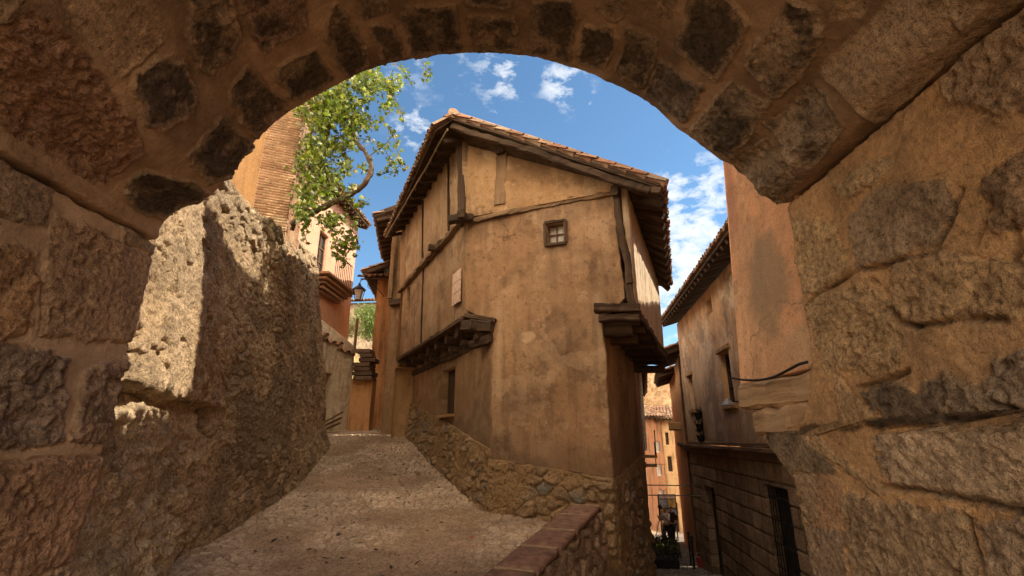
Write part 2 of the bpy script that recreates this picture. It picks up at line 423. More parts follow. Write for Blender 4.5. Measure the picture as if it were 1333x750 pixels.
TILEC = [(.30, .17, .095), (.36, .22, .13), (.25, .145, .085), (.38, .26, .165), (.20, .12, .075), (.34, .16, .09)]
def roof(name, E0, E1, up, length, parent, sp=.2, r=.092, course=.33, cols=TILEC, board=True, thick=.05, jit=1.0):
    """barrel tiles: eave E0->E1, up = vector up-slope (unit), covers and channels, one mesh"""
    E0 = np.array(E0, float); E1 = np.array(E1, float); up = np.array(up, float); up /= np.linalg.norm(up)
    e = E1-E0; L = np.linalg.norm(e); e /= L; nrm = np.cross(e, up); nrm /= np.linalg.norm(nrm)
    if nrm[2] < 0: nrm = -nrm
    nb = int(L/sp); sp = L/nb; mb = MB(); K = 6; nc = max(1, int(math.ceil(length/course)))
    for i in range(nb+1):
        for kind in (0, 1):                       # 0 channel, 1 cover
            if kind == 0 and i == nb: continue
            x = (i+.5*(kind == 0))*sp
            for j in range(nc):
                y0 = j*course + (random.uniform(-.025, .025) if jit else 0) - (.02 if kind == 0 else 0)
                y1 = min(y0+course*1.22, length+.03); rx = random.uniform(-.012, .012)*jit; lz = random.uniform(0, .012)*jit
                sg = 1 if kind else -1
                r0, r1 = (r*1.02, r*.86) if kind else (r*.88, r*1.0)
                base = .035 if kind else .075
                V = []
                for (yy, rr, hz) in ((y0, r0, .028+lz), (y1, r1, 0.)):
                    for th in (0, 1):
                        q = rr-(.014 if th else 0)
                        for k in range(K+1):
                            a = PI*k/K
                            V.append(E0+e*(x+rx+q*math.cos(a))+up*yy+nrm*(base+hz+sg*q*math.sin(a)*.85-(0 if sg > 0 else -.0)))
                n1 = K+1; Fc = []
                for k in range(K):
                    Fc += [(k, k+1, 2*n1+k+1, 2*n1+k), (n1+k, 3*n1+k, 3*n1+k+1, n1+k+1), (k, n1+k, n1+k+1, k+1)]
                Fc += [(0, 2*n1, 3*n1, n1), (K, n1+K, 3*n1+K, 2*n1+K)]
                c = np.array(random.choice(cols))*random.uniform(.75, 1.2)
                if random.random() < .12: c = np.array((.40, .33, .24))*random.uniform(.7, 1.1)
                mb.add(V, Fc, c)
    o = mb.build(name, M_tile, parent)
    if board:
        q = MB(); c0 = E0-nrm*.01; 
        pts = [c0+up*.03, c0+e*L+up*.03, c0+e*L+up*length, c0+up*length]; V = pts+[p-nrm*thick for p in pts]
        q.add(V, [(0,1,2,3),(7,6,5,4),(0,4,5,1),(1,5,6,2),(2,6,7,3),(3,7,4,0)])
        q.G = [(p[0]+p[1], p[1]*.7, p[2]) for p in q.V]
        q.build('roof_board', M_wood, parent)
    return o

def eave(parent, A, B, z, out, over=.5, slope=.3, length=1.2, nraf=None, rw=.09, rh=.12, raft=True, cols=TILEC, sp=.2):
    """tiled eave above wall A->B at wall top z: roof goes up inward"""
    A = np.array(A, float); B = np.array(B, float); d = (B-A)/np.linalg.norm(B-A); n = np.array([d[1], -d[0]])
    if n @ (np.array(out)-A) < 0: n = -n
    n3 = np.array([n[0], n[1], 0]); up = -n3*math.cos(slope)+np.array([0, 0, 1])*math.sin(slope)
    drop = over*math.tan(slope); zz = z+.14-drop
    E0 = np.array([A[0], A[1], zz])+n3*over; E1 = np.array([B[0], B[1], zz])+n3*over
    roof('roof_tiles', E0, E1, up, length, parent, cols=cols, sp=sp)
    if raft:
        L = np.linalg.norm(B-A); k = nraf or int(L/.38)
        for i in range(k+1):
            s = (i/k)*(L-.12)+.06; p = np.array([A[0]+d[0]*s, A[1]+d[1]*s, z+.02]); 
            nn = np.cross(np.array([d[0], d[1], 0]), up); nn = nn if nn[2] > 0 else -nn
            q = np.array([A[0]+d[0]*s, A[1]+d[1]*s, zz])+n3*over - nn*(rh/2+.065)
            beam('rafter', q+up*.06, q+up*(over+.35), rw, rh, M_wood, parent, rough=.008, seg=6)

# ================================================================== GROUND
def _pz(Y): return np.interp(Y, [-50, 3.6, 5.5, 8, 9.5, 11.5, 15, 18, 22, 40], [0, 0, .08, .24, .40, .80, 1.76, 1.86, 2.1, 2.6])
def path_z(Y): return sum(w_*_pz(np.asarray(Y)+o_) for o_, w_ in ((-1.2, .12), (-.6, .22), (0, .32), (.6, .22), (1.2, .12)))
def alley_z(Y): return np.interp(Y, [-50, 4, 8, 11, 16.4, 25, 32, 60], [-1.1, -1.2, -1.5, -1.75, -2.3, -3.2, -3.8, -5.5])
def parL(Y): return .87-.42*(7.9-Y)                       # left edge of the parapet
# sheet of the climbing path
ys = np.concatenate([np.arange(-9, 3, .25), np.arange(3, 16, .028), np.arange(16, 24, .2)]); aa = np.linspace(0, 1, 330)
Yg, Ag = np.meshgrid(ys, aa, indexing='ij')
xr = np.where(Yg < 4.6, 2.35, np.where(Yg < 7.95, parL(Yg)+.2, np.interp(Yg, [7.95, 9.4, 14.8, 24], [1.1, .1, -2.6, -4.0])))
xl = np.interp(Yg, [-9, 3.5, 3.6, 6.4, 8, 13.7, 24], [-3.1, -3.1, -3.6, -4.6, -4.8, -5.2, -8])
Xg = xl+(xr-xl)*Ag
Zg = path_z(Yg) + .035*fbm(Xg*.9, Yg*.9, 0, 3, 4)
f1, f21, cid = voronoi(Xg*6.6+.6*fbm(Xg*3, Yg*3, 0, 2, 61), Yg*6.6+.5*fbm(Xg*3, Yg*3, 8, 2, 62), 11); wear = sstep(.34, .60, vnoise(Xg*.9, Yg*.9, 3., 21))
st = sstep(.04, .22, f21)
Zg += .030*st*(.35+.65*wear) + .024*fbm(Xg*7, Yg*7, 0, 5, 8, .65) + .007*fbm(Xg*40, Yg*40, 0, 3, 9)
c0 = np.array((.50, .36, .245)); c1 = np.array((.66, .52, .38)); cm = np.array((.36, .245, .155))
k = (cid*.5+.5)[..., None]
Cg = lerp(cm, lerp(c0, c1, cid[..., None]), (st*(.25+.75*wear))[..., None])*(.9+.35*fbm(Xg*.8, Yg*.8, 0, 5, 5))[..., None]
grid('path', np.stack([Xg, Yg, Zg], -1), M_cobble, None, None, Cg)['kind'] = 'structure'
# alley floor
ys = np.concatenate([np.arange(-9, 8, .3), np.arange(8, 34, .06), np.arange(34, 60, .5)]); aa = np.linspace(0, 1, 120)
Yg, Ag = np.meshgrid(ys, aa, indexing='ij')
xl = np.interp(Yg, [-9, 4.5, 8, 12.6, 25, 34, 60], [-1.2, -.9, .8, 3.0, 6.0, 8.0, 9.]); xr = np.interp(Yg, [-9, 8, 18.3, 25, 34, 60], [6, 6, 6.8, 9.3, 14, 24])
Xg = xl+(xr-xl)*Ag
f1, f21, cid = voronoi(Xg*7, Yg*7, 12); st = sstep(.05, .25, f21)
Zg = alley_z(Yg)+.025*st+.01*fbm(Xg*6, Yg*6, 0, 2, 6)
Cg = lerp(np.array((.10, .085, .07)), np.array((.40, .34, .28)), (st*(.4+.6*cid))[..., None])
grid('alley_pavement', np.stack([Xg, Yg, Zg], -1), M_cobble, None, None, Cg)['kind'] = 'structure'
# terrain reaching the horizon
M_earth = mat_flat('dry_earth', (.30, .21, .12), .95, 0, .45, .6)
def hill_z(X, Y):
    z = -7.5+0*X
    z = z + 21*np.exp(-(((X+22)/26)**2+((Y-52)/24)**2)) + 16.5*np.exp(-(((X-14)/17)**2+((Y-66)/20)**2)) + 7.5*np.exp(-(((X+12)/6)**2+((Y-24)/10)**2))
    return z
gx = np.concatenate([-np.geomspace(900, 42, 14), np.linspace(-40, 40, 130), np.geomspace(42, 900, 14)])
gy = np.concatenate([-np.geomspace(900, 12, 12), np.linspace(-10, 100, 170), np.geomspace(105, 1500, 14)])
Xg, Yg = np.meshgrid(gx, gy, indexing='ij')
Zg = hill_z(Xg, Yg); far = np.hypot(Xg, Yg); Zg += .35*fbm(Xg*.35, Yg*.35, 0, 4, 7)*np.clip((Yg-15)/8, 0, 1)
o = grid('terrain', np.stack([Xg, Yg, Zg], -1), M_earth, None); o['kind'] = 'structure'
print('ground')

# ------------------------------------------------------------------ individually laid stones of the gateway
def sdpoly(px_, py_, poly):
    poly = np.asarray(poly, float); out = np.full(px_.shape, -9.)
    lo = poly.min(0)-.15; hi = poly.max(0)+.15; m = (px_ > lo[0]) & (px_ < hi[0]) & (py_ > lo[1]) & (py_ < hi[1])
    if not m.any(): return out
    x, y = px_[m], py_[m]; d = np.full(x.shape, 1e9); ins = np.zeros(x.shape, bool)
    for i in range(len(poly)):
        a, b = poly[i], poly[(i+1) % len(poly)]; e = b-a; w0, w1 = x-a[0], y-a[1]
        t = np.clip((w0*e[0]+w1*e[1])/(e @ e+1e-12), 0, 1); d = np.minimum(d, np.hypot(w0-t*e[0], w1-t*e[1]))
        c = ((a[1] > y) != (b[1] > y)); xi = a[0]+(y-a[1])*(b[0]-a[0])/((b[1]-a[1]) if b[1] != a[1] else 1e-9); ins ^= c & (x < xi)
    out[m] = np.where(ins, d, -d); return out
def dline(x, y, pts):
    d = np.full(x.shape, 1e9)
    for a, b in zip(pts[:-1], pts[1:]):
        a, b = np.array(a), np.array(b); e = b-a; t = np.clip(((x-a[0])*e[0]+(y-a[1])*e[1])/(e @ e), 0, 1); d = np.minimum(d, np.hypot(x-a[0]-t*e[0], y-a[1]-t*e[1]))
    return d
def proj(P):
    x, y, z = P[..., 0], P[..., 1], P[..., 2]-CAMZ; f = y*cT+z*sT; f = np.where(f < .05, .05, f)
    return 666.5+F*x/f, 375-F*(z*cT-y*sT)/f, (y*cT+z*sT) > .05
# (outline in the wall's own surface; tone, soot, roughness)
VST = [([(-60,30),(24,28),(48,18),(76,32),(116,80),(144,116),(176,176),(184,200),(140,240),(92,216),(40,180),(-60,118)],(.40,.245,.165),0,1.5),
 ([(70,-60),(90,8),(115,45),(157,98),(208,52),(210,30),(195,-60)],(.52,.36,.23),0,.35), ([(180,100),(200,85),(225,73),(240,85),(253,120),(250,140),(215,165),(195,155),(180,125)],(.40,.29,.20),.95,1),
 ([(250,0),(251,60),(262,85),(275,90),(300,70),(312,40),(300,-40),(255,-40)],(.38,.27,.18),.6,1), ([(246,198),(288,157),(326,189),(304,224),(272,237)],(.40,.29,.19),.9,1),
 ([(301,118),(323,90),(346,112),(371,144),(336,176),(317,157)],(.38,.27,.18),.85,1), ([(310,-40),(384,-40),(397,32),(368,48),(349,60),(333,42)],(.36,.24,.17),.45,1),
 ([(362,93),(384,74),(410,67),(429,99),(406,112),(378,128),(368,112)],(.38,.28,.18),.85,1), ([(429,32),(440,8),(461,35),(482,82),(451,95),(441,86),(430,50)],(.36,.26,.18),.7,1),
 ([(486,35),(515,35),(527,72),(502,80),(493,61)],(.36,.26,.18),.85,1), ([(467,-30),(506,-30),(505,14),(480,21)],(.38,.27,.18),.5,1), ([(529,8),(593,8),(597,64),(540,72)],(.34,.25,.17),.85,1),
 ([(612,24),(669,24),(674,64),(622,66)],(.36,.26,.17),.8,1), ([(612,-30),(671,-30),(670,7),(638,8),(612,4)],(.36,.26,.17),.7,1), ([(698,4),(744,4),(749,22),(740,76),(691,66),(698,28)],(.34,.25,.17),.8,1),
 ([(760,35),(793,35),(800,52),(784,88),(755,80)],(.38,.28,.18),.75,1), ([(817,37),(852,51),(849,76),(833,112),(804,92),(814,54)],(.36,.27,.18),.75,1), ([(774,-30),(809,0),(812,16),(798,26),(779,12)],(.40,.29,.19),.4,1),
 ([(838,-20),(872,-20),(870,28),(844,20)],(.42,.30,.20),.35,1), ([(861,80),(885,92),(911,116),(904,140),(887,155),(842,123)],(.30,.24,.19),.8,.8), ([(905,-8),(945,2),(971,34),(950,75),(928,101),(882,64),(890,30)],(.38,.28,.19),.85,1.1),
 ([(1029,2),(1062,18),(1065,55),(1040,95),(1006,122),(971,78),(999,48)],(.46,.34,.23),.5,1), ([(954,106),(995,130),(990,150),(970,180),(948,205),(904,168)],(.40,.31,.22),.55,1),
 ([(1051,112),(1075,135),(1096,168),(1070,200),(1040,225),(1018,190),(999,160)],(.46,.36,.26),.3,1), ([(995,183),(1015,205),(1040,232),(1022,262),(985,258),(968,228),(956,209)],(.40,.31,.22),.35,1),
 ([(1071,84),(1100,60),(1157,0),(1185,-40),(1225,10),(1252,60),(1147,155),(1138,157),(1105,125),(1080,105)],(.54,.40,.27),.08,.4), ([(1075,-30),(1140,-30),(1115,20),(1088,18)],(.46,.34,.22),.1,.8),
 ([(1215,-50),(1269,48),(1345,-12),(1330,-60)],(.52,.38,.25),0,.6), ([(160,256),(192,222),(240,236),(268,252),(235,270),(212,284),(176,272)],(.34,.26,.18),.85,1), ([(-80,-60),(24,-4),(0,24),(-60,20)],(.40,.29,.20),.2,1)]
LST = [([(-160,90),(0,195),(67,225),(58,290),(0,280),(-160,235)],(.40,.29,.20),0,1), ([(76,281),(142,311),(205,345),(188,447),(56,436),(60,350)],(.46,.31,.20),0,1), ([(160,281),(222,303),(215,337),(160,315)],(.40,.29,.19),0,1),
 ([(-160,270),(0,322),(48,333),(42,380),(32,434),(0,441),(-160,440)],(.48,.30,.17),0,1.2), ([(-160,455),(22,453),(85,472),(77,570),(43,580),(-160,585)],(.34,.25,.19),.15,1.9),
 ([(111,485),(185,465),(160,577),(94,571)],(.36,.25,.18),.15,1.9), ([(-160,612),(0,605),(160,593),(130,718),(26,750),(-160,790)],(.42,.26,.165),0,1), ([(-60,790),(20,768),(100,742),(90,850),(-60,850)],(.40,.28,.18),0,1)]
RST = [([(1032,295),(1058,291),(1088,298),(1103,343),(1088,362),(1047,380)],(.66,.46,.25),0,1), ([(1086,240),(1148,212),(1160,214),(1129,242),(1099,257)],(.62,.45,.26),0,1), ([(1107,283),(1137,254),(1226,231),(1237,283),(1219,313),(1148,336),(1120,347)],(.48,.35,.23),.1,.9),
 ([(1049,395),(1129,369),(1159,407),(1167,477),(1073,481)],(.58,.40,.22),0,1.2), ([(1159,351),(1222,330),(1331,351),(1420,385),(1420,410),(1241,412),(1189,420),(1163,403)],(.54,.37,.21),0,1), ([(1278,235),(1333,212),(1420,190),(1420,300),(1305,295),(1286,257)],(.42,.28,.17),.25,1.2),
 ([(1144,567),(1204,560),(1308,556),(1420,575),(1420,690),(1278,645),(1167,632),(1142,615)],(.62,.46,.31),0,.9), ([(1122,511),(1167,500),(1189,513),(1226,492),(1256,511),(1286,541),(1189,550),(1126,552)],(.36,.27,.19),.3,1.3),
 ([(1290,477),(1333,465),(1420,440),(1420,550),(1333,539),(1278,526)],(.38,.29,.21),.2,1.3), ([(1021,560),(1081,558),(1088,612),(1028,613)],(.34,.25,.16),.35,.8), ([(1036,617),(1062,619),(1064,683),(1047,683)],(.46,.32,.19),0,.8),
 ([(1064,620),(1092,627),(1092,686),(1066,683)],(.56,.34,.19),0,.3), ([(1049,685),(1099,694),(1107,770),(1058,770)],(.42,.30,.20),.1,.8), ([(1096,649),(1256,672),(1275,780),(1110,780),(1103,694)],(.48,.34,.21),.05,1.2),
 ([(1278,690),(1420,675),(1420,790),(1290,780)],(.44,.32,.22),.1,1.3), ([(1250,60),(1340,20),(1420,0),(1420,120),(1300,150),(1230,120)],(.50,.34,.21),0,1.1), ([(1085,430),(1090,490),(1118,550),(1140,640),(1098,610),(1088,520)],(.56,.38,.21),0,.5)]
RCR = [[(1185,423),(1225,419),(1260,414),(1308,414)], [(1226,545),(1255,547),(1290,539)], [(1219,328),(1165,340),(1118,351),(1051,395)], [(1144,632),(1200,640),(1278,650),(1340,672)], [(1163,403),(1170,420),(1189,424)], [(1134,362),(1141,368)], [(1248,250),(1235,290),(1220,325)], [(1286,257),(1276,300),(1268,320)], [(1180,480),(1150,495),(1118,505)], [(1256,672),(1270,720),(1282,760)], [(1290,520),(1333,540),(1380,545)], [(1320,290),(1328,330),(1322,345)]]
# ================================================================== GATEWAY (the vaulted passage we stand in)
gate = thing('stone_gateway', (-.3, 3.6, 0), 'vaulted stone gateway of brown ashlar framing the whole view, with soot-darkened voussoirs', 'gateway')
VP = [(207, 312), (209, 297), (222, 279), (243, 268), (265, 262), (283, 248), (298, 232), (330, 187), (355, 163), (380, 144), (408, 126), (440, 109), (470, 95), (500, 85), (530, 78), (560, 74), (595, 70), (620, 69), (655, 70), (690, 73),
      (725, 81), (760, 92), (800, 110), (832, 127), (858, 146), (880, 165), (905, 183), (937, 208), (957, 217), (970, 228), (980, 247), (992, 258), (1006, 265), (1023, 265)]
prof = np.array([px(u, v, 3.62)[[0, 2]] for u, v in VP])
prof = np.concatenate([[[prof[0, 0]-.22, prof[0, 1]-.02]], prof, [[prof[-1, 0]+.25, prof[-1, 1]+.02]]])
al = np.concatenate([[0], np.cumsum(np.hypot(*np.diff(prof, axis=0).T))])
S = np.arange(0, al[-1], .0095); X_ = np.interp(S, al, prof[:, 0]); Z_ = np.interp(S, al, prof[:, 1])
def smooth(a, k):
    w = np.hanning(2*k+3)[1:-1]; w /= w.sum(); p = np.pad(a, k, mode='edge'); return np.convolve(p, w, 'valid')
X_ = smooth(X_, 6); Z_ = smooth(Z_, 6)
X2 = smooth(X_, 25); Z2 = smooth(Z_, 25); tx, tz = np.gradient(X2), np.gradient(Z2); tn = np.hypot(tx, tz)+1e-9; nx, nz = -tz/tn, tx/tn   # outward (away from the opening)
T = np.concatenate([np.arange(-.42, 2.45, .0095), np.linspace(2.5, 5.8, 30)])
Sg, Tg = np.meshgrid(S, T, indexing='ij')
q = np.clip(-Tg, 0, None); r = .05
dep = np.clip(Tg, 0, None)
# irregular rounded arris
XX = X_[:, None]+nx[:, None]*q; ZZ = Z_[:, None]+nz[:, None]*q; YY = 3.62-dep
# deeper in the passage use a smoother profile
P = np.stack([XX, YY, ZZ], -1)
ws = Sg+.03*fbm(Sg*2.2, Tg*2.2, 0, 3, 31)+.02*fbm(Sg*9, Tg*9, 0, 2, 33); wt = Tg+.03*fbm(Sg*2.2, Tg*2.2, 5, 3, 32)+.02*fbm(Sg*9, Tg*9, 4, 2, 34)
U_, V_, fr_ = proj(P); vis = fr_ & (U_ > -45) & (U_ < 1378) & (V_ > -28)
d, idd = courses(ws, wt, [-.5, .02, .40, .82, 1.3, 1.85, 2.5, 3.3, 4.2, 6.7], (.36, .60), 3)
d = d-.05; soot = .6*(idd > .4); tone = lerp(np.array((.36, .25, .165)), np.array((.50, .35, .22)), idd[..., None]); rgh = np.ones(d.shape)
d = np.where(vis, -9., d)
def to_st(u, v):
    r = ray(u, v); cr_ = X_*r[2]-(Z_-CAMZ)*r[0]; dt_ = X_*r[0]+(Z_-CAMZ)*r[2]; k = np.argmin(np.where(dt_ > 0, np.abs(cr_), 1e9)); kk = (X_[k]*r[0]+(Z_[k]-CAMZ)*r[2])/(r[0]**2+r[2]**2); return (S[k], 3.62-kk*r[1])
for k, (pl_, tn_, so_, rg_) in enumerate(VST):
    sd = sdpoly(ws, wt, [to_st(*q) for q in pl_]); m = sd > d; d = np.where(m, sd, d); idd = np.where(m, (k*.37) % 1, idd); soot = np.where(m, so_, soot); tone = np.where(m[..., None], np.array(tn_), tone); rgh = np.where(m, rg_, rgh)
rag = fbm(Sg*13, Tg*13, 0, 4, 35, .65)
d = d+.022; st = sstep(-.014, .016, d+.035*rag)
rock = ridged(Sg*8, Tg*8, idd*9, 6, 36); pit = sstep(.58, .80, vnoise(Sg*30, Tg*30, 0, 37))*vnoise(Sg*9, Tg*9, 0, 38)
smoo = .010*fbm(Sg*2.5, Tg*2.5, 0, 3, 39)
trow = .006*fbm(Sg*20, Tg*20, 0, 4, 49, .7)+.006*fbm(Sg*7+2*fbm(Sg*2, Tg*2, 0, 2, 3), Tg*12, 0, 3, 45)
prd = np.where(soot > .4, -.016, .012)
H = st*(prd+rgh*(.050*(rock-.60)+.010*fbm(Sg*28, Tg*28, 0, 4, 40, .7))-.012*pit*rgh) + smoo + (1-st)*trow - .018*np.exp(-((d-.004)/.009)**2)*(vnoise(Sg*2.5, Tg*2.5, 0, 46) > .45)
endw = np.clip(np.minimum(Sg, al[-1]-Sg)/.15, 0, 1); H *= (.3+.7*endw)
stone = tone*(1+.30*fbm(Sg*6, Tg*6, 2, 6, 41, .65))[..., None]
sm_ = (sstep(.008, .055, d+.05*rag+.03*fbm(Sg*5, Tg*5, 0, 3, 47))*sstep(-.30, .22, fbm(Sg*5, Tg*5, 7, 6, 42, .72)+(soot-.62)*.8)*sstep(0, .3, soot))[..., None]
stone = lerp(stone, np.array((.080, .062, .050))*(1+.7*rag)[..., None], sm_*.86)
mort = np.array((.38, .255, .16))*(1+.30*fbm(Sg*3, Tg*3, 3, 5, 43))[..., None]*(1-.45*sstep(-.1, .45, fbm(Sg*1.8, Tg*1.8, 0, 5, 48)))[..., None]
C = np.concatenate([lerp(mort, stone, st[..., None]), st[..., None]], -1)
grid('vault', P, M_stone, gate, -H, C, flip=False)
print('vault')

def ashlar(name, Yedge, X0, side, rows, widths, mw, seed, zlo, zhi, parent, mode):
    z = np.arange(zlo, zhi, .0098); T = np.concatenate([np.arange(-.45, 2.5, .0098), np.linspace(2.56, 5.8, 30)])
    Zg, Tg = np.meshgrid(z, T, indexing='ij'); dep = np.clip(Tg, 0, None); q = np.clip(-Tg, 0, None)
    rr = .03*fbm(Zg*2.5, 1.3, 0, 3, seed)+.012*fbm(Zg*11, 3.3, 0, 2, seed)
    Y = Yedge(Zg)+rr-dep; X = X0+side*q+0*Y
    P = np.stack([X, Y, Zg], -1); A = Y
    big = .13 if mode == 'rough' else .045
    big = .012; wz = Zg+big*fbm(A*1.3, Zg*1.3, 0, 3, seed+1)+.015*fbm(A*10, Zg*10, 0, 2, seed+3); wy = Tg+big*fbm(A*1.3, Zg*1.3, 4, 3, seed+2)+.015*fbm(A*10, Zg*10, 6, 2, seed+4)
    d, idd = courses(wy, wz, rows, widths, seed); d = d-mw
    U_, V_, fr_ = proj(P); vis = fr_ & (U_ > -150) & (U_ < 1415) & (V_ < 778) & (Tg < 2.6); d = np.where(vis & (V_ > -20), -9., d)
    tone = lerp(np.array((.40, .28, .18)), np.array((.54, .37, .22)), idd[..., None]); rgh = np.ones(d.shape); soot = 0*d
    def to_p(u, v):
        r = ray(u, v); k = X0/r[0]; Yp_, zp_ = k*r[1], CAMZ+k*r[2]; return (float(Yedge(zp_))-Yp_, zp_)
    for k, (pl_, tn_, so_, rg_) in enumerate(LST if side < 0 else RST):
        sd = sdpoly(wy, wz, [to_p(*q) for q in pl_]); m = sd > d; d = np.where(m, sd, d); idd = np.where(m, (k*.37) % 1, idd); soot = np.where(m, so_, soot); tone = np.where(m[..., None], np.array(tn_), tone); rgh = np.where(m, rg_, rgh)
    rough = mode == 'rough'
    rag = fbm(A*12, Zg*12, 0, 4, seed+5, .65); d = d+.018; st = sstep(-.018, .020, d+(.055 if rough else .035)*rag)
    rock = ridged(A*6, Zg*6, idd*9, 6, seed+6); fine = fbm(A*26, Zg*26, 0, 4, seed+21, .7)
    pit = sstep(.56, .80, vnoise(A*30, Zg*22, 0, seed+7))*sstep(.3, .7, vnoise(A*4, Zg*4, 0, seed+8)); pitv = sstep(.52, .75, vnoise(A*11, Zg*20, 0, seed+17))*sstep(.45, .8, vnoise(A*2.2, Zg*2.2, 0, seed+18))
    H = st*(.012+rgh*((.034 if rough else .044)*(rock-.60)+.012*fine)-.014*pit*rgh-.040*pitv*np.clip(rgh-.9, 0, 1)) + .016*fbm(A*1.5, Zg*1.5, 0, 4, seed+13)
    H += (1-st)*((.014*fbm(A*5, Zg*5, 0, 5, seed+14, .62)) if rough else .004*fbm(A*6, Zg*10, 0, 3, seed+14))
    H -= (.010 if rough else .02)*np.exp(-((d-.002)/.010)**2)*(vnoise(A*2.5, Zg*2.5, 0, seed+22) > .55)
    zs_ = (3.37 if rough else 3.06)+.02*rag; H -= .085*sstep(zs_, zs_+.05, Zg)
    dk = .25*pit*st
    if rough:
        cA, cZ = A+.03*fbm(A*5, Zg*5, 0, 3, 5), Zg+.03*fbm(A*5, Zg*5, 7, 3, 6)
        for cr_ in RCR:
            q = [to_p(*w_) for w_ in cr_]; q = [(float(Yedge(z_))-t_, z_) for t_, z_ in q]; dl_ = dline(cA, cZ, q); k = np.exp(-(dl_/.016)**2)*(.35+.65*vnoise(A*6, Zg*6, 0, 9)); H -= .045*k; dk = dk+.8*k
        hair = sstep(.006, .0, np.abs(fbm(A*2.1, Zg*2.1, 0, 4, seed+10)))*sstep(.5, .65, vnoise(A*1.7, Zg*1.7, 0, seed+11)); H -= .02*hair; dk = dk+.5*hair
    base = tone*(1+.28*fbm(A*5, Zg*5, 2, 6, seed+15, .65))[..., None]
    base = lerp(base, np.array((.10, .075, .055)), (sstep(-.35, .1, fbm(A*5, Zg*5, 7, 5, seed+16, .65)+(soot-.45)*1.2)*sstep(0, .1, soot)*np.clip(soot*2, 0, .8))[..., None])
    mort = np.array((.60, .37, .185) if rough else (.43, .30, .195))*(1+.18*fbm(A*3, Zg*3, 3, 5, seed+20))[..., None]
    if rough: mort = lerp(mort, np.array((.40, .27, .16)), (sstep(-.1, .4, fbm(A*1.6, Zg*1.6, 3, 5, seed+23))*.7)[..., None])
    C = lerp(lerp(mort, base, st[..., None]), np.array((.06, .04, .03)), np.clip(dk, 0, 1)[..., None]); C = np.concatenate([C, (np.clip(st+(.55 if rough else 0), 0, 1))[..., None]], -1)
    grid(name, P, M_stone, parent, H, C, flip=(side > 0))
ashlar('passage_wall', lambda z: np.interp(z, [-1, .7, 2.1, 3, 3.5], [3.55, 3.56, 3.60, 3.62, 3.62]), -2.84, -1, [-1.7, -.9, -.35, .15, .78, 1.45, 2.12, 2.78, 3.5], (.5, .95), .04, 71, -1.5, 3.42, gate, 'pitted')
ashlar('passage_wall', lambda z: np.interp(z, [-1.6, .6, 1.25, 1.35, 1.5, 1.62, 1.72, 2.10, 2.16, 3.5], [4.02, 4.03, 4.07, 4.15, 4.38, 4.50, 3.85, 3.62, 3.58, 3.57]), 2.2, 1, [-1.7, -.9, -.4, .25, .8, 1.32, 1.9, 2.35, 2.95, 3.6], (.5, 1.25), .03, 91, -1.6, 3.62, gate, 'rough')
print('walls')
# solid body of the gate tower around the opening
def gate_body():
    inn = [(-2.99, -2.0), (-2.99, 3.2)]+[(x+a*.13, z+b*.13) for x, z, a, b in zip(X_[20:-20:24], Z_[20:-20:24], nx[20:-20:24], nz[20:-20:24])]+[(2.36, 3.5), (2.36, -2.0)]
    n = len(inn); out = []
    cx, cz = -.3, 2.0
    for x, z in inn:
        if z <= -1.9: out.append((-8 if x < 0 else 7., -2.)); continue
        dx, dz = x-cx, z-cz
        k = min([( (-8-cx)/dx if dx < -1e-6 else 1e9), ((7.-cx)/dx if dx > 1e-6 else 1e9), ((9.0-cz)/dz if dz > 1e-6 else 1e9)])
        out.append((cx+dx*k, cz+dz*k))
    V = []; 
    for Y in (3.5, -1.3):
        V += [(x, Y, z) for x, z in inn]+[(x, Y, z) for x, z in out]
    Fc = []
    for i in range(n-1):
        Fc += [(i, i+1, n+i+1, n+i), (2*n+i, 3*n+i, 3*n+i+1, 2*n+i+1), (i, 2*n+i, 2*n+i+1, i+1), (n+i, n+i+1, 3*n+i+1, 3*n+i)]
    Fc += [(0, n, 3*n, 2*n), (n-1, 3*n-1, 4*n-1, 2*n-1)]
    V = [(x, y, z) for x, y, z in V]
    obj('tower_wall', V, Fc, M_low, gate)
gate_body()
rf = roof('roof_tiles', (-8.2, 3.52, 9.0), (7.2, 3.52, 9.0), (0, -1, .35), 6.2, gate, sp=.3, r=.14, course=.6)

# ================================================================== LEFT ROCK-BUILT RETAINING WALL
rockw = thing('rock_retaining_wall', (-3.6, 8, 0), 'rough rock and rubble wall rising beside the sloping path, sunlit at its near top corner', 'wall')
Yst = np.array([3.5, 5, 6.15, 6.35, 8, 10, 12, 13.6])
Xb = np.array([-2.88, -3.36, -3.76, -4.14, -4.20, -4.32, -4.50, -4.65]); Xm = np.array([-2.92, -3.42, -3.82, -4.10, -4.22, -4.42, -4.75, -5.0])
Xt = np.array([-3.35, -3.85, -4.2, -4.32, -4.6, -4.98, -5.4, -5.8]); Zt = np.array([5.1, 5.12, 5.22, 5.28, 5.5, 5.92, 6.3, 6.62]); Zb = path_z(Yst)-.25
ysr = np.concatenate([np.arange(3.5, 9, .016), np.arange(9, 13.6, .028)])
zf = np.concatenate([np.linspace(0, 1, 330), 1+np.linspace(.01, .5, 40)])
Ya, Bf = np.meshgrid(ysr, zf, indexing='ij'); Yl = Ya
b = np.clip(Bf, 0, 1); bx = np.clip(Bf-1, 0, None)
zb_, zt_ = np.interp(Yl, Yst, Zb), np.interp(Yl, Yst, Zt)
zt_ = zt_ + .13*fbm(Yl*2.2, 0.5, 0, 4, 51)
Z = zb_+(zt_-zb_)*b
zm = 1.95+.09*fbm(Yl*1.1, 4.4, 0, 3, 57); lowk = sstep(0, 1, np.clip((Z-zb_)/(2.0-zb_+1e-6), 0, 1))
xb, xm, xt = [np.interp(Yl, Yst, q) for q in (Xb, Xm, Xt)]
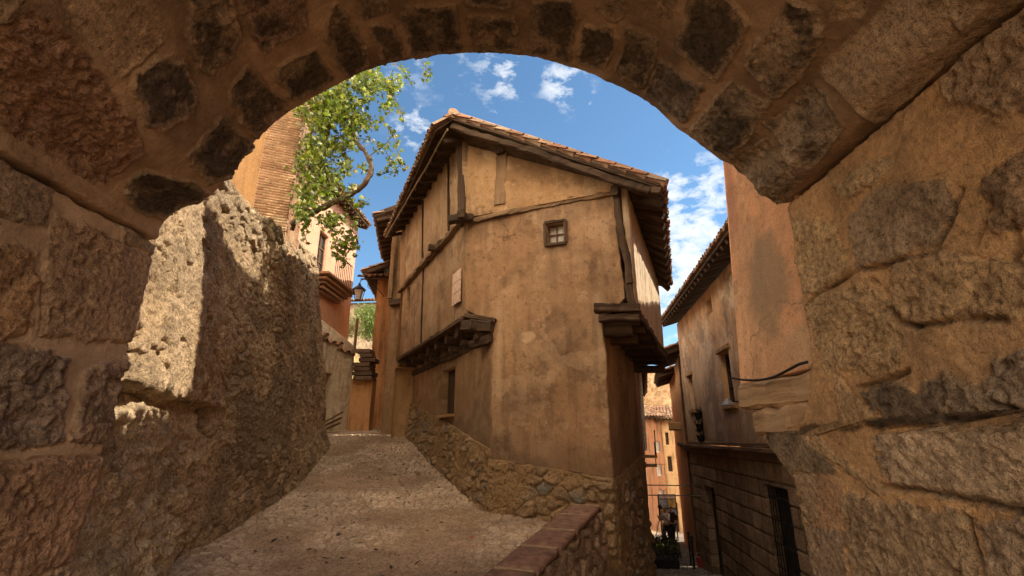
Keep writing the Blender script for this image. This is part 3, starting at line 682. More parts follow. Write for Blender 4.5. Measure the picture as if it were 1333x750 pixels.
X = np.where(Z < zm, xb+(xm-xb)*np.clip((Z-zb_)/(zm-zb_), 0, 1), xm+(xt-xm)*np.clip((Z-zm)/(zt_-zm), 0, 1)**1.25)
near = 1-sstep(6.4, 7.6, Yl)
X = X + near*(.13*sstep(zm-.02, zm+.04, Z)-.09*np.exp(-((Z-zm+.05)/.05)**2))
X = X - bx*3.2; Z = Z + .12*bx
P = np.stack([X, Yl, Z], -1)
wob = .25*fbm(Yl*2.5, Z*2.5, 0, 3, 58)
f1, f21, cid = voronoi(Yl*3.6+wob, Z*4.6+wob, 61); top = sstep(1.15, .5, zt_-Z+.2*fbm(Yl*2, Z*2, 0, 2, 3))
g1, g21, gid = voronoi(Yl*3.8+2.2*wob, Z*6.5+2.2*wob, 62); farw = sstep(6.3, 8.0, Yl)
sv = np.maximum(top*.95, farw*.0)*sstep(.03, .22, f21); sg = farw*(1-top)*sstep(.02, .30, g21)*(.25+.75*sstep(.35, .6, vnoise(Yl*1.2, Z*1.2, 0, 66)))
H = sv*(.07+.10*(cid-.4)) - top*.03 + sg*(.022+.03*(gid-.5)) + (1-top*.6)*(.09*fbm(Yl*.9, Z*.9, 0, 4, 52)+.09*(ridged(Yl*1.9+wob, Z*2.4, 0, 6, 53)-.62))*(1-.45*farw)
str_ = fbm(Yl*2.0+1.5*fbm(Yl, Z, 0, 2, 5), Z*9, 0, 5, 54, .62)
H += .06*str_*near*(Z < zm) + .05*(ridged(Yl*5+wob, Z*7, 3, 6, 75)-.62) + .035*fbm(Yl*8, Z*8, 0, 6, 55, .68)+.012*fbm(Yl*26, Z*26, 0, 3, 56, .7)
cr = sstep(.035, .0, np.abs(fbm(Yl*1.3, Z*1.0, 3, 4, 59))); H -= .09*cr*(1-top)*(1-.5*farw)
H *= np.where(bx > 0, .8, 1.)
base = lerp(np.array((.60, .42, .24)), np.array((.72, .53, .33)), vnoise(Yl*1.5, Z*1.5, 0, 60)[..., None])
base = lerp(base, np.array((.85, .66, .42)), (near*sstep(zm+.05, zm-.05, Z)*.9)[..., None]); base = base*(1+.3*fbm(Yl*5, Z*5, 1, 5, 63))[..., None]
stc = lerp(np.array((.50, .37, .23)), np.array((.66, .52, .35)), cid[..., None]); base = lerp(base, lerp(np.array((.36, .26, .16)), stc, sstep(.02, .16, f21)[..., None]), (top*.9)[..., None])
stg = lerp(np.array((.42, .31, .19)), np.array((.60, .45, .30)), gid[..., None]); base = lerp(base, lerp(np.array((.30, .205, .12)), stg, sstep(.03, .2, g21)[..., None]), (farw*(1-top)*.8)[..., None])
lich = sstep(.54, .68, vnoise(Yl*1.6, Z*1.6, 2, 64)+.3*fbm(Yl*7, Z*7, 0, 4, 65))
base = lerp(base, np.array((.20, .15, .095)), (lich*(.25+.3*farw))[..., None])
grid('rock_face', P, M_rock, rockw, H, np.clip(base, 0.02, .9), flip=False)
# end and back of it
ep = P[-1, :330]; EP = np.stack([ep+np.array([-.12*i, .012*i-.004, 0]) for i in range(30)]); 
grid('rear_face', EP, M_rock, rockw, .05*fbm(EP[..., 0]*3, EP[..., 2]*3, 0, 4, 3), np.clip(np.broadcast_to(np.array((.40, .30, .19)), EP.shape), 0, 1), flip=True)
mb = MB(); mb.box((-8.3, 8.5, 3.0), (3.6, 10.0, 4.6)); mb.build('rear_fill', M_low, rockw)
print('rock')

# ================================================================== MAIN HOUSE
house = thing('timber_framed_house', (.4, 9, .2), 'crooked ochre plastered timber-framed house at the fork with jettied upper floors', 'house')
A0 = np.array((-.91, 9.5)); A1 = np.array((2.05, 8.3)); ef = (A1-A0)/np.linalg.norm(A1-A0); nf = np.array([ef[1], -ef[0]]); nf = nf if nf[1] < 0 else -nf
def FP(x, z, off=0.):                     # point on the front plane at world X
    s = (x-A0[0])/ef[0]; p = A0+ef*s+nf*off; return np.array([p[0], p[1], z])
def fsurf(name, zs, xls, xrs, zt_fn, zb_fn, off, mat, res=.025, holes=(), rough=.012, t=.12, seed=1, rag=.0, col=None):
    zz = np.arange(zs[0], zs[-1]+res, res); a = np.linspace(0, 1, int(3.2/res))
    Z, Ag = np.meshgrid(zz, a, indexing='ij')
    xl = np.interp(Z, zs, xls)+rag*fbm(Z*4, 1.1, 0, 4, seed); xrr = np.interp(Z, zs, xrs)+rag*fbm(Z*4, 7.1, 0, 4, seed)
    X = xl+(xrr-xl)*Ag
    k = (Z-zs[0])/(zs[-1]-zs[0]); zt = zt_fn(X); zb = zb_fn(X)
    Z2 = zb+(zt-zb)*k if zt_fn is not None else Z
    for (x0, x1, z0, z1) in holes:
        for e in (x0, x1):
            rows_ = np.where((Z2[:, 0] > z0-.2) & (Z2[:, 0] < z1+.2))[0]
            for r_ in rows_:
                c_ = np.argmin(abs(X[r_]-e)); X[r_, c_] = e
        cols_ = np.where((X[X.shape[0]//2] > x0-.2) & (X[X.shape[0]//2] < x1+.2))[0]
        for e in (z0, z1):
            for c_ in cols_:
                r_ = np.argmin(abs(Z2[:, c_]-e)); Z2[r_, c_] = e
    s = (X-A0[0])/ef[0]; P = np.stack([A0[0]+ef[0]*s+nf[0]*off, A0[1]+ef[1]*s+nf[1]*off, Z2], -1)
    H = rough*2*fbm(X*1.2+seed, Z2*1.2, 0, 4, seed)+rough*.5*fbm(X*7, Z2*7, 0, 4, seed+1)
    cx = (X[:-1, :-1]+X[1:, 1:])/2; cz = (Z2[:-1, :-1]+Z2[1:, 1:])/2; m = np.ones(cx.shape, bool)
    for (x0, x1, z0, z1) in holes: m &= ~((cx > x0) & (cx < x1) & (cz > z0) & (cz < z1))
    return grid(name, P, mat, house, H, None if col is None else col(X, Z2), m, t, True, flip=True)
rake = lambda x: np.interp(x, [-1.3, 2.2], [8.02, 6.10])
wx0, wx1 = px(712, 300, 8.9)[0], px(735, 300, 8.9)[0]
def front_z(u, v):                        # z where the photo ray meets the front plane
    d = ray(u, v); k = ((A0 @ nf))/(d[:2] @ nf); return np.array([d[0]*k, d[1]*k, CAMZ+d[2]*k])
wa, wb = front_z(711, 319), front_z(735, 288)
HW = (wa[0]+.02, wb[0]-.02, wa[2]+.02, wb[2]-.02)
zB = lambda x: np.interp(x, [-.5, .3, 1.7], [1.28, 1.12, .98])+.07*fbm(x*3, .4, 0, 3, 4)
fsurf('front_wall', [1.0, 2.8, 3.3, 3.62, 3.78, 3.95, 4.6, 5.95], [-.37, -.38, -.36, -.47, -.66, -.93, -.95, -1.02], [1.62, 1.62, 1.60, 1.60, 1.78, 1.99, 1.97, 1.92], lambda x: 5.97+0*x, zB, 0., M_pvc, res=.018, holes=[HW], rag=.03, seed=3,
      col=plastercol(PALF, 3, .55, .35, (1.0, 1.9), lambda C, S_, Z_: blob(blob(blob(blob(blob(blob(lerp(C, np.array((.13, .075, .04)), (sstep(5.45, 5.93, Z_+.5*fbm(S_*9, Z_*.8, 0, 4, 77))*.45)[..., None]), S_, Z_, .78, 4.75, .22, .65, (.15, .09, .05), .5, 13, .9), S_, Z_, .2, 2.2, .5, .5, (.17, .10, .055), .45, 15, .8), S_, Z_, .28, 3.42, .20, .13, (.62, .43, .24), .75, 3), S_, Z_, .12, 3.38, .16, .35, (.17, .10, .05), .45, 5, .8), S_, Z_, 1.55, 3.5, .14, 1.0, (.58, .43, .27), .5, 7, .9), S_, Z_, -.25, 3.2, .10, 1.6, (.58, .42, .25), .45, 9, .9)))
# gable storey, slightly proud
fsurf('gable_wall', [6.0, 7.0, 8.0], [-1.06, -1.12, -1.2], [2.02, 2.02, 2.02], lambda x: rake(x)-.04, lambda x: 6.04+0*x, .05, M_pvc, res=.018, rag=.01, seed=9, col=plastercol(PALG, 5, .35, .4, None, lambda C, S_, Z_: blob(C, S_, Z_, -.6, 7.75, .35, .18, (.16, .09, .045), .7, 3, .8)))
window(house, FP(-.9, 0)[:2], FP(2, 0)[:2], (HW[0]+.9)/ef[0], (HW[1]+.9)/ef[0], HW[2], HW[3], .10, M_woodl, (0, 0), (1, 1), .03, mat_flat('frosted_pane', (.50, .47, .42), .25, 0, .35, 9))
hc = [FP(HW[0]-.035, HW[2]-.03, .02), FP(HW[1]+.035, HW[2]-.03, .02), FP(HW[1]+.035, HW[3]+.03, .02), FP(HW[0]-.035, HW[3]+.03, .02)]
for i in range(4): beam('window_surround', hc[i], hc[(i+1) % 4], .06, .05, M_wood, house, up=(nf[0], nf[1], 0), rough=.012)
# timbers on the front
nf3 = np.array([nf[0], nf[1], 0])
beam('cross_beam', front_z(606, 289)+nf3*.03, front_z(806, 250)+nf3*.015, .09, .11, M_woodp2, house, rough=.03)
beam('corner_post', FP(-1.02, 6.1, .05), FP(-1.12, 7.85, .05), .16, .12, M_wood, house, up=(nf[0], nf[1], 0), rough=.012)
q0, q1 = front_z(652, 268), front_z(654, 198)
beam('gable_post', q0+nf3*.05, q1+nf3*.03, .24, .10, M_woodp2, house, up=(nf[0], nf[1], 0), rough=.02)
beam('beam_end', q1+nf3*-.1, q1+nf3*.16, .22, .22, M_wood, house, rough=.03, seg=8)
# knot of beam ends at the left corner
e0 = front_z(606, 288)
beam('beam_end', e0-ef.tolist()[0]*np.array([.32, 0, 0])+nf3*.10, e0+np.array([.22, -.05, .02])+nf3*.12, .17, .17, M_wood, house, rough=.03, seg=8)
beam('beam_end', e0+np.array([-.02, .3, 0.02]), e0+np.array([-.06, -.42, .0]), .15, .17, M_wood, house, rough=.03, seg=8)
# right-hand corner post above the jetty and its bracket
qa, qb = front_z(803, 252), front_z(829, 372)
beam('corner_post', qa+nf3*.02, np.array([2.07, 8.26, 4.2]), .14, .14, M_wood, house, up=(nf[0], nf[1], 0), rough=.03)
beam('corner_post', np.array([2.07, 8.26, 4.22]), np.array([2.12, 8.22, 3.75]), .13, .13, M_wood, house, up=(nf[0], nf[1], 0), rough=.03)
beam('beam_end', front_z(803, 252)+nf3*-.15, front_z(801, 252)+nf3*.16, .14, .2, M_wood, house, rough=.02, seg=8)
# exposed rubble at the foot of the front
def rubble(name, A, B, zb, zt, zb2, zt2, off, outward, seed, parent, cs=4.2, mort=(.34, .215, .105), s0=(.24, .16, .09), s1=(.42, .29, .165), res=.02, amp=.07, t=.3, batter=.08, edge=.05):
    A = np.array(A, float); B = np.array(B, float); L = np.linalg.norm(B-A); d = (B-A)/L; nrm = np.array([d[1], -d[0]])
    if nrm @ (np.array(outward)-A) < 0: nrm = -nrm
    flip = (nrm @ np.array([d[1], -d[0]])) < 0
    s = np.linspace(0, L, int(L/res)+1); k = np.linspace(0, 1, int(max(zt-zb, zt2-zb2)/res)+1); Sg, K = np.meshgrid(s, k, indexing='ij')
    zb_ = zb+(zb2-zb)*Sg/L; zt_ = zt+(zt2-zt)*Sg/L+edge*fbm(Sg*2.5, 0.3, 0, 4, seed); Z = zb_+(zt_-zb_)*K
    o_ = off+batter*(1-K)
    P = np.stack([A[0]+d[0]*Sg+nrm[0]*o_, A[1]+d[1]*Sg+nrm[1]*o_, Z], -1)
    w = .45*fbm(Sg*2, Z*2, 0, 3, seed+1)+.16*fbm(Sg*8, Z*8, 0, 3, seed+11); f1, f21, cid = voronoi(Sg*cs+w, Z*cs*1.35+w, seed)
    miss = sstep(.42, .7, vnoise(Sg*1.9, Z*1.9, 0, seed+2)+.3*fbm(Sg*7, Z*7, 0, 4, seed+7)); st = sstep(.05, .30, f21+.12*fbm(Sg*12, Z*12, 0, 4, seed+6))*(1-.9*miss)
    H = st*(amp*(.3+.9*cid))+.035*fbm(Sg*8, Z*8, 0, 5, seed+4, .66)+.02*fbm(Sg*2, Z*2, 0, 3, seed+5)-.03*sstep(.06, .0, f21)
    H = H*sstep(1.0, .93, K)
    col = lerp(np.array(s0), np.array(s1), cid[..., None]); gid = _h((cid*9999).astype(np.int64), 3, 0, seed); col = lerp(col, np.array((.24, .22, .19)), (gid > .86)[..., None]*.9)
    C = lerp(np.array(mort)*(1+.2*fbm(Sg*3, Z*3, 0, 3, 9))[..., None], col, st[..., None])
    return grid(name, P, M_rubble, parent, H, C, None, t, True, flip)
F0, F1 = FP(-.40, 0)[:2], FP(1.64, 0)[:2]
rubble('rubble_base', F0, F1, -.1, 1.28, -.1, .98, .05, (0, 0), 101, house, 3.6, amp=.055, batter=.12, edge=.08)
# left flank, upper storeys
L0 = np.array((-.93, 9.51)); L1 = np.array((-3.46, 14.9)); OUTL = (-6, 8)
dl = (L1-L0)/np.linalg.norm(L1-L0); LL = np.linalg.norm(L1-L0)
def LP(s, z, off=0): p = L0+dl*s+np.array([-dl[1], dl[0]])*off; return np.array([p[0], p[1], z])
nl = np.array([-dl[1], dl[0]]); nl = nl if nl[0] < 0 else -nl
def LP(s, z, off=0): p = L0+dl*s+nl*off; return np.array([p[0], p[1], z])
groove = lambda pos, dep: (lambda S_, Z_: -dep*sum(np.exp(-((S_-p-.03*fbm(Z_*1.5, p, 0, 2, 3))/.03)**2) for p in pos))
wall_slab('side_wall', L0, L1, 3.9, 5.98, M_pvc, house, .15, .03, [(LL*.80, LL*.87, 5.0, 5.97)], .014, lean=.02, outward=OUTL, seed=12, col=plastercol(PALS, 6, .6, .4), Hf=groove([3.3], .04))
wall_slab('side_wall', LP(0, 0, .10)[:2], LP(LL, 0, .10)[:2], 6.08, 7.98, M_pvc, house, .15, .03, [], .014, lean=.05, outward=OUTL, seed=13, col=plastercol(PALS, 7, .6, .4), Hf=groove([.95, 3.2], .04))
o_ = on_wall(L0, L1, LL*.835, 5.5, -.1, OUTL); mb = MB(); mb.box(o_[0], (LL*.06, .02, .95), ax=np.array([o_[1], o_[2], [0, 0, 1]])); mb.build('shutter', M_dark, house)
beam('cross_beam', LP(-.05, 6.03, .10), LP(LL, 6.03, .10), .14, .12, M_woodp2, house, rough=.045)
beam('sill_beam', LP(-.02, 3.87, .01), LP(LL, 3.87, .01), .10, .09, M_wood, house, rough=.02)
beam('beam_end', LP(1.9, 6.0, -.1), LP(1.9, 6.02, .32), .16, .16, M_wood, house, seg=6, rough=.02)
for s in (.95, 3.2): beam('stud', LP(s, 6.12, .12), LP(s, 7.9, .20), .05, .05, M_wood, house, up=(nl[0], nl[1], 0), rough=.008)
for s in (3.3,): beam('stud', LP(s, 3.95, .01), LP(s, 5.95, .045), .05, .05, M_wood, house, up=(nl[0], nl[1], 0), rough=.008)
# tile panel on the left flank (painted ceramic plaque)
mp_, dd_, nn_ = on_wall(L0, L1, .42, 4.62, .065, OUTL); axp = np.array([dd_, nn_, [0, 0, 1]])
plaque = thing('ceramic_plaque', mp_, 'pale ceramic tile plaque fixed on the left flank of the crooked house', 'plaque')
M_cer = mat_flat('ceramic', (.62, .45, .34), .35, 0, .25, 14)
for i in range(2):
    for j in range(3):
        mb = MB(); mb.box(mp_+dd_*(-.13+.25*i)+np.array([0, 0, -.24+.24*j]), (.235, .03, .225), ax=axp); mb.build('ceramic_tile', M_cer, plaque)
# left flank, ground floor
B0 = np.array((-.38, 9.28)); B1 = np.array((-2.92, 14.7)); db = (B1-B0)/np.linalg.norm(B1-B0); LB = np.linalg.norm(B1-B0)
nb_ = np.array([-db[1], db[0]]); nb_ = nb_ if nb_[0] < 0 else -nb_
def BP(s, z, off=0): p = B0+db*s+nb_*off; return np.array([p[0], p[1], z])
wz0, wz1 = 2.12, 3.16; ws0, ws1 = (11.22-9.28)/db[1], (12.06-9.28)/db[1]
wall_slab('lower_wall', B0, B1, 1.2, 3.9, M_pvc, house, .3, .04, [(ws0, ws1, wz0, wz1)], .012, outward=OUTL, seed=15, col=plastercol(PALL, 8, .5, .3, (1.2, 3.0)))
mb = MB(); q_ = on_wall(B0, B1, (ws0+ws1)/2, (wz0+wz1)/2, -.16, OUTL); mb.box(q_[0], (ws1-ws0+.1, .03, wz1-wz0+.1), ax=np.array([q_[1], q_[2], [0, 0, 1]])); mb.G = [(p[2], p[0], p[1]) for p in mb.V]; mb.build('window_shutter', M_wood, house)
mb = MB(); q_ = on_wall(B0, B1, (ws0+ws1)/2, wz0-.03, .03, OUTL); mb.box(q_[0], (ws1-ws0+.1, .14, .06), ax=np.array([q_[1], q_[2], [0, 0, 1]])); mb.build('window_sill', M_low, house)
rubble('rubble_base', B0, B1, -.1, 1.42, 1.5, 2.62, .03, OUTL, 103, house, 4.4, amp=.05, batter=.10, edge=.05)
# joists carrying the left jetty
off0 = .52
for i in range(8):
    s = .25+i*.78; a = BP(s, 3.68, -.1); b_ = BP(s, 3.70, .38-.01*i)
    beam('joist', a, b_, .20+random.uniform(-.03, .03), .20, M_wood, house, rough=.03, seg=9)
    if i in (0, 1, 2, 4): beam('corbel', BP(s, 3.47, -.1), BP(s, 3.50, .26), .18, .16, M_wood, house, rough=.02, seg=6, taper=.8)
beam('wall_plate', BP(.02, 3.42, .0), BP(LB, 3.44, .0), .10, .14, M_wood, house, rough=.03)
beam('corner_bracket', front_z(604, 425)+np.array([.0, .05, 0])+nf3*.02, front_z(643, 427)+nf3*.05, .16, .20, M_wood, house, rough=.03)
beam('corner_bracket', front_z(612, 446)+np.array([.0, .15, 0]), front_z(641, 440)+nf3*.03, .16, .16, M_wood, house, rough=.03)
beam('sill_beam', front_z(606, 411)+nf3*.03, front_z(646, 418)+nf3*.03, .08, .09, M_wood, house, rough=.02)
# right flank
C0 = np.array((1.63, 8.54)); C1 = np.array((3.13, 12.6)); D0 = np.array((2.13, 8.22)); D1 = np.array((3.92, 12.55)); OUTR = (6, 8)
wall_slab('lower_wall', C0, C1, .9, 3.75, M_pvc, house, .3, .05, [(1.45, 1.85, 2.1, 3.0)], .012, outward=OUTR, seed=16, bot2=1.15, col=plastercol(PALL, 9, .5, .3, (.9, 2.6)))
o_ = on_wall(C0, C1, 1.65, 2.55, -.15, OUTR); mb = MB(); mb.box(o_[0], (.5, .02, 1.0), ax=np.array([o_[1], o_[2], [0, 0, 1]])); mb.build('pane', M_dark, house)
rubble('rubble_base', C0, C1, -2.2, .96, -2.6, 1.2, .04, OUTR, 105, house, 4.0, amp=.08, batter=.10, edge=.06, res=.03, s0=(.22, .14, .09), s1=(.40, .27, .17))
wall_slab('jetty_wall', D0, D1, 3.72, 6.12, M_pale, house, .12, .03, [], .014, outward=OUTR, seed=17, top2=5.65, bot2=3.5, edge=.10, Hf=groove([.9, 1.8, 2.7, 3.6], .03))
dc = (C1-C0)/np.linalg.norm(C1-C0); ncr = np.array([dc[1], -dc[0]]); LC = np.linalg.norm(C1-C0)
def CP(s, z, off=0): p = C0+dc*s+ncr*off; return np.array([p[0], p[1], z])
for i in range(7):
    s = .08+i*.68; z = 3.62-.05*i/2
    beam('joist', CP(s, z, -.1), CP(s, z-.02, .60+.03*i), .17, .20, M_wood, house, rough=.02, seg=8)
    if i in (0, 1, 6): beam('corbel', CP(s, z-.21, -.1), CP(s, z-.22, .48 if i < 2 else .75), .17, .18, M_wood, house, rough=.02, seg=7)
beam('jetty_beam', np.array([D0[0]-.02, D0[1]-.02, 3.70]), np.array([D1[0], D1[1], 3.45]), .15, .16, M_wood, house, rough=.03)
beam('jetty_beam', CP(-.18, 3.80, -.12)+np.array([0, 0, -.02]), CP(-.16, 3.74, .66), .16, .15, M_wood, house, rough=.03)
beam('jetty_beam', CP(-.13, 3.60, -.05), CP(-.12, 3.58, .64), .14, .13, M_wood, house, rough=.03)
mb = MB()
for i in range(6):
    a, b_ = CP(.0, 3.80-.002*i, -.05+.11*i), CP(LC, 3.62, -.05+.17*i); mb.tube([a, b_], .05, 5)
mb.G = [(p[1], p[0], p[2]) for p in mb.V]; mb.build('floor_boards', M_wood, house)
# back wall and infill
wall_slab('rear_wall', (-3.4, 14.88), (3.1, 12.62), -2.5, 3.6, M_low, house, .2, .3, outward=(2, 30))
wall_slab('rear_wall', (-3.4, 14.86), (3.85, 12.6), 3.65, 5.9, M_low, house, .2, .3, outward=(2, 30))
# roof
R0 = np.array((-1.27, 9.02, 8.17)); R1 = np.array((-3.72, 14.9, 8.20)); E0 = np.array((2.66, 7.74, 5.84)); E1 = np.array((4.28, 12.7, 5.52))
up = R0-E0; LR = np.linalg.norm(up)
roof('roof_tiles', E0, E1, up, LR, house, board=False, sp=.19)
mb = MB(); tp = [R0, E0+np.array([-.05, .0, 0]), E1, R1]; V = [p+np.array([0, 0, .02]) for p in tp]+[p-np.array([0, 0, .05]) for p in tp]
mb.add(V, [(3,2,1,0),(4,5,6,7),(0,1,5,4),(1,2,6,5),(2,3,7,6),(3,0,4,7)]); mb.G = [(p[0], p[1], p[2]) for p in mb.V]; mb.build('roof_board', M_wood, house)
# left slope of the roof
S0 = np.array((-1.66, 9.0, 7.86)); S1 = np.array((-4.12, 14.9, 7.88))
roof('roof_tiles', S0, S1, R0-S0, np.linalg.norm(R0-S0)+.02, house, sp=.19, thick=.03)
for i in range(13):
    s = .02+i*(LL/12.4); beam('rafter', LP(s, 7.98, .05), LP(s, 7.76, .60), .08, .10, M_wood, house, rough=.01, seg=5)
beam('eave_batten', LP(-.45, 7.74, .66), LP(LL, 7.76, .66), .03, .06, M_woodl, house, rough=.01)
# ridge tiles
mb = MB(); n_ = 16
for i in range(n_):
    a = R0+(R1-R0)*(i/n_)+np.array([0, 0, .09]); b_ = R0+(R1-R0)*((i+1.15)/n_)+np.array([0, 0, .07]); mb.tube([a-(R1-R0)/n_*.15, b_], [.125, .105], 9, np.array(random.choice(TILEC))*random.uniform(.8, 1.2))
mb.build('ridge_tiles', M_tile, house)
# verge tiles laid along the front rake
mb = MB(); n_ = 13; dru = (E0-R0)/n_
for i in range(n_):
    a = R0+dru*(i+0.03)+np.array([0.02, .06, .10+.01*random.random()]); b_ = a+dru*1.12+np.array([0, 0, -.03]); 
    c_ = np.array(random.choice(TILEC))*random.uniform(.75, 1.25); mb.tube([b_, a], [.115, .092], 9, c_)
    a = a+np.array([0.03, .02, -.085]); b_ = a+dru*1.1; mb.box((a+b_)/2, (np.linalg.norm(dru)*1.05, .24, .028), ax=np.array([dru/np.linalg.norm(dru), [.30, .95, .0], np.cross(dru/np.linalg.norm(dru), [.30, .95, 0])]), col=np.array(random.choice(TILEC))*random.uniform(.7, 1.1))
mb.build('verge_tiles', M_tile, house)
beam('barge_board', R0+np.array([-.02, .10, -.14]), E0+np.array([-.20, .12, -.02]), .12, .13, M_wood, house, rough=.03)
beam('barge_board', R0+np.array([.02, .02, -.04]), E0+np.array([-.05, .04, .03]), .10, .06, M_wood, house, rough=.012)
for i in range(12):                       # rafters of the right eave
    t_ = i/11; w_ = D0+(D1-D0)*t_; e_ = E0[:2]+(E1-E0)[:2]*t_; ez = E0[2]+(E1-E0)[2]*t_
    a = np.array([w_[0]-.15, w_[1]+.05, ez+.33]); b_ = np.array([e_[0]-.04, e_[1], ez-.09]); beam('rafter', a, b_, .10, .12, M_wood, house, rough=.012, seg=5)
print('house')

# ================================================================== PARAPET
par = thing('parapet_wall', (.2, 6.2, 0), 'low rubble parapet with brown flagstone coping sloping down from the house corner', 'low wall')
capz = lambda Y: .67-.108*(7.9-Y)
Yp = [7.93, 7.40, 6.72, 6.08, 5.42, 4.62]
M_cap = mat_flat('coping_slab', (.215, .115, .072), .9, 0, .5, 9)
for i in range(5):
    y1, y0 = Yp[i]-.012, Yp[i+1]+.012; V = []
    for zz in (-.09, 0):
        for (y, o) in ((y0, 0), (y0, .44), (y1, .44), (y1, 0)):
            V.append((parL(y)-.02+o*.97, y-o*.35*.0-(.16 if o else 0), capz(y)+zz+random.uniform(-.006, .006)))
    mb = MB(); n_ = 10
    # subdivided slab with worn top
    P = np.zeros((n_, n_, 3)); 
    for a in range(n_):
        for b_ in range(n_):
            fa, fb = a/(n_-1), b_/(n_-1); p = np.array(V[4])*(1-fa)*(1-fb)+np.array(V[5])*(1-fa)*fb+np.array(V[6])*fa*fb+np.array(V[7])*fa*(1-fb)
            edge_ = min(fa, fb, 1-fa, 1-fb); p[2] += .012*random.uniform(-.3, .3) - (.022 if edge_ < .01 else 0); P[a, b_] = p
    grid('coping_slab', P, M_cap, par, None, None, None, .09, True, flip=True)
ys = np.arange(4.5, 8.0, .025); ks = np.linspace(0, 1, 130)
for (side, zb) in ((1, -1.6), (-1, -.1)):
    Yg, K = np.meshgrid(ys, ks, indexing='ij'); zt = capz(Yg)-.07; Z = zb+(zt-zb)*K; X = parL(Yg)+(.40 if side > 0 else .0)+side*.08*(1-K)
    Yw = Yg-(.14 if side > 0 else 0)
    f1, f21, cid = voronoi(Yg*4.0, Z*5, 111+side); st = sstep(.04, .22, f21); H = st*.05*(.4+cid)+.012*fbm(Yg*9, Z*9, 0, 3, 7)
    C = lerp(np.array((.34, .21, .12)), lerp(np.array((.28, .18, .12)), np.array((.46, .32, .20)), cid[..., None]), st[..., None])
    grid('rubble_face', np.stack([X, Yw, Z], -1), M_rubble, par, H, C, flip=(side < 0))
mb = MB(); P1, P2 = np.array((parL(4.6), 4.6)), np.array((parL(7.9), 7.9))
V = [(P1[0]+.03, 4.6, -1.6), (P1[0]+.40, 4.5, -1.6), (P2[0]+.40, 7.8, -1.6), (P2[0]+.03, 7.9, -1.6)]; V += [(x, y, capz(y)-.11) for x, y, z in V]
mb.add(V, [(0,3,2,1),(4,5,6,7),(0,1,5,4),(1,2,6,5),(2,3,7,6),(3,0,4,7)]); mb.build('mortar_core', M_low, par)
mb = MB(); mb.box((.9, 4.56, -.85), (2.9, .14, 1.62)); tag(mb.build('retaining_wall', M_low), 'low retaining wall at the edge of the passage floor above the alley', 'wall')
mb = MB()
for i in range(7):                                    # mortar between coping slabs is one strip of joint filler
    y = Yp[min(i, 5)]
    if i < 6: mb.box((parL(y)+.19, y-.07, capz(y)-.035), (.41, .035, .06), rz=-.36)
mb.build('mortar_joint', mat_flat('joint_mortar', (.36, .25, .15), .95), par)

# ================================================================== RIGHT: PINK HOUSE AGAINST THE GATE
OUTA = (0, 10)
pink = thing('pink_house', (2.5, 4.6, 0), 'pink plastered house joined to the right side of the gateway, with an unseen tall block added to cast shadow', 'house')
PALP = ((.80, .46, .245), (.76, .40, .20), (.50, .28, .145), (.76, .52, .33))
def pinkx(C, S_, Z_):
    C = blob(C, S_, Z_, .78, 2.95, .42, .62, (.30, .22, .13), .75, 3, .5); C = blob(C, S_, Z_, 1.35, 4.2, .18, 1.0, (.40, .15, .09), .6, 4, .8)
    return blob(C, S_, Z_, .3, 2.3, .5, .22, (.55, .38, .22), .6, 6, .6)
wall_slab('front_wall', (2.235, 3.42), (2.235, 4.86), 2.1, 6.55, M_pvc, pink, .3, .014, top2=7.4, rough=.010, lean=-.055, outward=(0, 4), seed=21, col=plastercol(PALP, 21, .55, .35, None, pinkx))
eg = np.array([[[lerp(2.235+.291*k-.0, 3.1, a_), lerp(4.865, 5.4, a_), 2.1+5.3*k] for k in np.linspace(0, 1, 60)] for a_ in np.linspace(0, 1, 12)])
grid('end_wall', eg, M_pink, pink, flip=True)
wall_slab('front_wall', (3.1, 5.4), (4.78, 8.3), -2., 10.7, M_pink, pink, .3, .1, outward=(0, 10), seed=23)  # unseen tall block added behind to cast shadow on the rock wall
wall_slab('end_wall', (4.78, 8.3), (9.5, 8.6), -2., 10.7, M_pink, pink, .3, .2, outward=(6, 20), seed=24)
wall_slab('end_wall', (3.1, 5.37), (9.5, 5.25), -2., 10.7, M_pink, pink, .3, .2, outward=(6, -9), seed=24)
wall_slab('rear_wall', (9.5, 5.25), (9.5, 8.6), -2., 10.7, M_pink, pink, .3, .3, outward=(20, 7), seed=24)
roof('roof_tiles', (3.1, 5.35, 10.6), (9.7, 5.35, 10.6), (0, 1, .22), 3.3, pink, sp=.28, r=.13, course=.6)
roof('roof_tiles', (2.3, 3.6, 6.48), (2.55, 5.5, 7.6), (1, -.1, .2), 3.0, pink, sp=.26, r=.12, course=.5)  # unseen roof and wall top, sloped to shape the sun patch on the rock
beam('corbel_timber', (2.33, 3.62, 1.985), (2.33, 4.84, 1.985), .26, .24, M_woodp, pink, rough=.035)
beam('corbel_timber', (2.35, 3.62, 1.755), (2.35, 4.66, 1.755), .26, .22, M_woodp, pink, rough=.035)
mb = MB(); mb.box((2.62, 4.25, 2.0), (.4, 1.5, .25)); mb.box((2.66, 4.12, 1.72), (.4, 1.1, .3)); mb.build('corbel_stone', M_pink, pink)
wall_slab('lower_wall', (2.55, 4.05), (3.05, 5.2), -1.6, 2.1, M_old, pink, .3, .06, outward=(0, 10), seed=25)
mb = MB(); cab = []
for i in range(25):
    t_ = i/24; p = px(957+(1066-957)*t_, 0, 1)  # sag
    Yc = 4.84-1.24*t_; cab.append((2.17-.01*math.sin(t_*9)+(-.03 if t_ < .97 else 0), Yc, 2.135+(.02 if t_ < 0 else 0)-.07*math.sin(PI*t_)+.03*(1-t_)))
